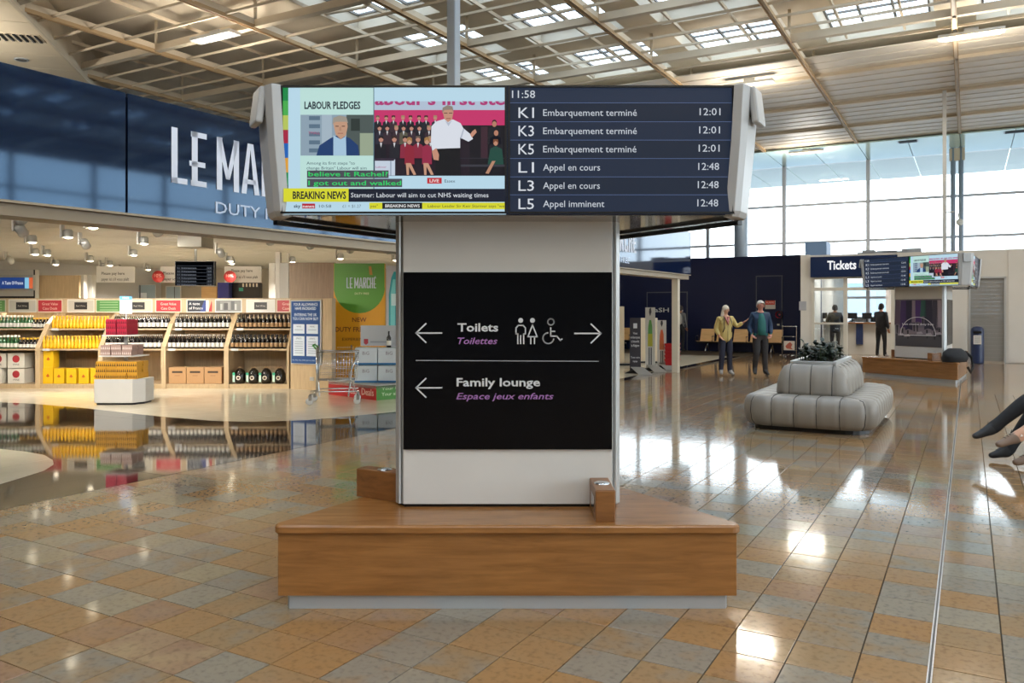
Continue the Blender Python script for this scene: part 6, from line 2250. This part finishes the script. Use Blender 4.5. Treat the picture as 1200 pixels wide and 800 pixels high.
c_jeans = mat('dark_navy_trousers', '1C1E30', .8)
c_black = mat('black_cloth', '17181C', .8)
c_shoe = mat('dark_shoe', '22201F', .5)
c_wsole = mat('white_trainer', '8E8B88', .5)


def straps(t, body, J):
    mb = MB()
    for s in (-1, 1): mb.tube([(s * .07, -.09, 1.47), (s * .10, -.165, 1.33), (s * .095, -.168, 1.18), (s * .12, -.12, 1.08)], .012, 5)
    mb.build('backpack_straps', mat('strap_brown', '4A3A2C', .6), body)
    mb = MB(); mb.tube([(-.04, -.10, 1.46), (0, -.165, 1.28), (.04, -.10, 1.46)], .03, 6); mb.build('scarf', mat('pink_scarf', 'B4706A', .7), body)


wl = at(850, 19.5); ml = at(891, 19.4)
person('woman with long white hair and yellow jacket walking and gesturing to her right', wl, .15,
       dict(eL=(.30, .0, 1.22), wL=(.44, -.10, 1.33), hL=(.50, -.12, 1.37), sR=(-.16, .02, 1.41), eR=(-.23, .05, 1.15), wR=(-.19, -.10, .98), hR=(-.15, -.14, .92), face=(.5, -.85, 0),
            tL=(.16, -.15, .045), aL=(.11, .0, .09), kR=(-.10, -.03, .5), aR=(-.10, .05, .10), tR=(-.15, -.12, .045)),
       dict(top=mat('pink_top', 'B87A70', .7), legs=c_jeans, shoes=c_wsole), hair='long', hairc='C9BCA8', H=.965, leg=1.2, jacket=(mat('yellow_jacket', 'BFA765', .65, noise=.06, nscale=5), .17, 1.06), extra=straps)
person('older man in open blue jacket and green shirt walking beside the woman', ml, -.05,
       dict(eL=(.24, .05, 1.14), wL=(.22, -.08, .95), hL=(.18, -.13, .90), eR=(-.25, .05, 1.14), wR=(-.22, -.08, .95), hR=(-.18, -.13, .90), kR=(-.11, -.10, .52), aR=(-.12, .06, .14), tR=(-.14, -.12, .05), kL=(.10, .0, .50), aL=(.12, .04, .09), tL=(.15, -.16, .045), face=(.1, -1, 0)),
       dict(top=mat('green_shirt', '1D5E5A', .7), legs=mat('charcoal_trousers', '2A2626', .8), shoes=c_shoe, open=.085), hair='thin', hairc='B8B0A8', H=1.03, jacket=(mat('blue_jacket', '15304F', .6, noise=.08, nscale=5), .05, 1.08), radii=1.08, leg=1.2, skin=mat('skin_ruddy', 'BE8270', .5))


def pack(col, nm):
    def f(t, body, J):
        mb = MB()
        rings = [[(.14 * s_ * cos(q), .20 + .085 * s_ * sin(q), z) for q in [2 * pi * j / 12 for j in range(12)]] for z, s_ in ((1.04, .7), (1.08, 1), (1.28, 1.05), (1.40, .9), (1.45, .5))]
        mb.loft(rings); mb.build(nm, col, body)
    return f


bk = AB(apx(797.5, 29.3), 29.3)
person('person in dark clothes with grey backpack standing behind the cream post', bk, 2.5, dict(eL=(.24, -.05, 1.16), wL=(.12, -.22, 1.12), hL=(.06, -.24, 1.14)),
       dict(top=mat('grey_top', '6A6A6C', .7), legs=c_black, shoes=c_shoe), hair='short', hairc='2A211E', H=.99, skin=M_SKIN2, extra=pack(mat('grey_pack', 'A8A49C', .6), 'backpack'))
q = AB(apx(979, 30.0), 29.9)
person('person in dark coat standing at the ticket counter behind the glass', q, pi - TH + .2, dict(eR=(-.25, -.10, 1.18), wR=(-.18, -.30, 1.14), hR=(-.16, -.36, 1.14), eL=(.25, -.10, 1.18), wL=(.18, -.30, 1.14), hL=(.16, -.36, 1.14)),
       dict(top=c_black, legs=mat('brown_trousers', '3A3434', .8), shoes=c_shoe), hairc='2E2A28', H=1.0, jacket=(mat('dark_coat', '1E222E', .7), .2, 1.05))
q = AB(apx(1032.5, 29.2), 29.2)
person('person in black jacket waiting in the ticket office doorway', q, pi - TH - .5, dict(eL=(.25, -.10, 1.17), wL=(.18, -.26, 1.22), hL=(.15, -.31, 1.24), tL=(.16, -.15, .045), aL=(.13, .02, .1), kL=(.12, -.02, .5), aR=(-.14, .02, .10), kR=(-.12, -.02, .5), tR=(-.18, -.15, .045)),
       dict(top=c_black, legs=c_black, shoes=c_wsole), hairc='1E1A18', H=1.02, jacket=(mat('black_jacket', '14161E', .6), .04, 1.05))

# seated pair at the right edge (facing left); local frame: looks along -Y, turned so that -Y points to -X
def seat_pose(cross, low, knee_up, **kw):
    d = dict(pelvis=(0, 0, .53), waist=(0, .04, .66), chest=(0, .08, .85), upper=(0, .09, .98), neck=(0, .07, 1.08), nape=(0, .06, 1.13), head=(0, .03, 1.20), crown=(0, .035, 1.29),
             sL=(.165, .09, 1.0), eL=(.22, .06, .74), wL=(.12, -.18, .70), hL=(.10, -.26, .70), sR=(-.165, .09, 1.0), eR=(-.22, .06, .74), wR=(-.12, -.18, .70), hR=(-.10, -.26, .70), pL=(.09, -.04, .52), pR=(-.09, -.04, .52))
    d.update(kw)
    return d


def laces(t, body, J):
    mb = MB()
    for s in 'LR':
        a, b = J['a' + s], J['t' + s]
        d = b - a; up = V(0, 0, 1)
        for k in range(3):
            c = a + d * (.30 + .13 * k) + V(0, 0, .052 - k * .006)
            mb.tube([c + V(-.02, 0, 0), c + V(0, 0, .005), c + V(.02, 0, 0)], .003, 4)
        c = a + d * .24 + V(0, 0, .062)
        mb.tube([c, c + V(.01, .0, .02), c + V(.015, .0, .035), c + V(0, -.004, .0)], .0035, 4)
    mb.build('laces', c_black, body)


def ankle_socks(t, body, J):
    laces(t, body, J)
    mb = MB()
    for s in 'LR':
        a, k = J['a' + s], J['k' + s]
        u_ = (k - a).normalized()
        mb.tube([a + u_ * .02, a + u_ * .05], .05, 12)
    mb.build('ankle_socks', mat('white_sock', 'CFC8C0', .7), body)


seat_at = lambda x, y: (x, y, 0)
rzp = -pi / 2
# local (lx, ly) -> world: X = sx + ly, Y = sy - lx  for rz=-pi/2  (looks along -X)
person('seated person in black trousers and black lace-up shoes, legs crossed, cut by the right edge', (6.02, 8.46, 0), rzp,
       seat_pose(0, 0, 0, kL=(.04, -.60, .68), aL=(-.02, -.97, .345), tL=(-.02, -1.18, .255), kR=(-.06, -.50, .52), aR=(-.04, -.80, .105), tR=(-.05, -.99, .05)),
       dict(top=c_black, legs=c_black, shoes=mat('black_trainer', '1B1C20', .55)), hairc='3A2E26', H=1.0, leg=1.3, extra=laces)
person('seated person with bare shins and tan shoes nearest the right edge', (6.06, 8.02, 0), rzp,
       seat_pose(0, 0, 0, kL=(.05, -.66, .62), aL=(.0, -1.05, .325), tL=(.0, -1.25, .245), kR=(-.08, -.52, .52), aR=(-.09, -.84, .105), tR=(-.10, -1.02, .05)),
       dict(top=mat('beige_top', 'A8967E', .7), legs=mat('beige_shorts', '8A7C6A', .7), shoes=mat('tan_shoe', '7A6454', .55), bare=(('kL', 'aL'), ('kR', 'aR')), barefrac=1.0), hairc='8A6E4A', H=1.0, extra=ankle_socks)
# the beam seats they sit on (just outside the picture)
t = beam_seat('row of wooden beam seats carrying the two seated people at the right edge', 0, 0, 3)
t.location = (6.06, 9.2, 0)
t.rotation_euler = (0, 0, -pi / 2)
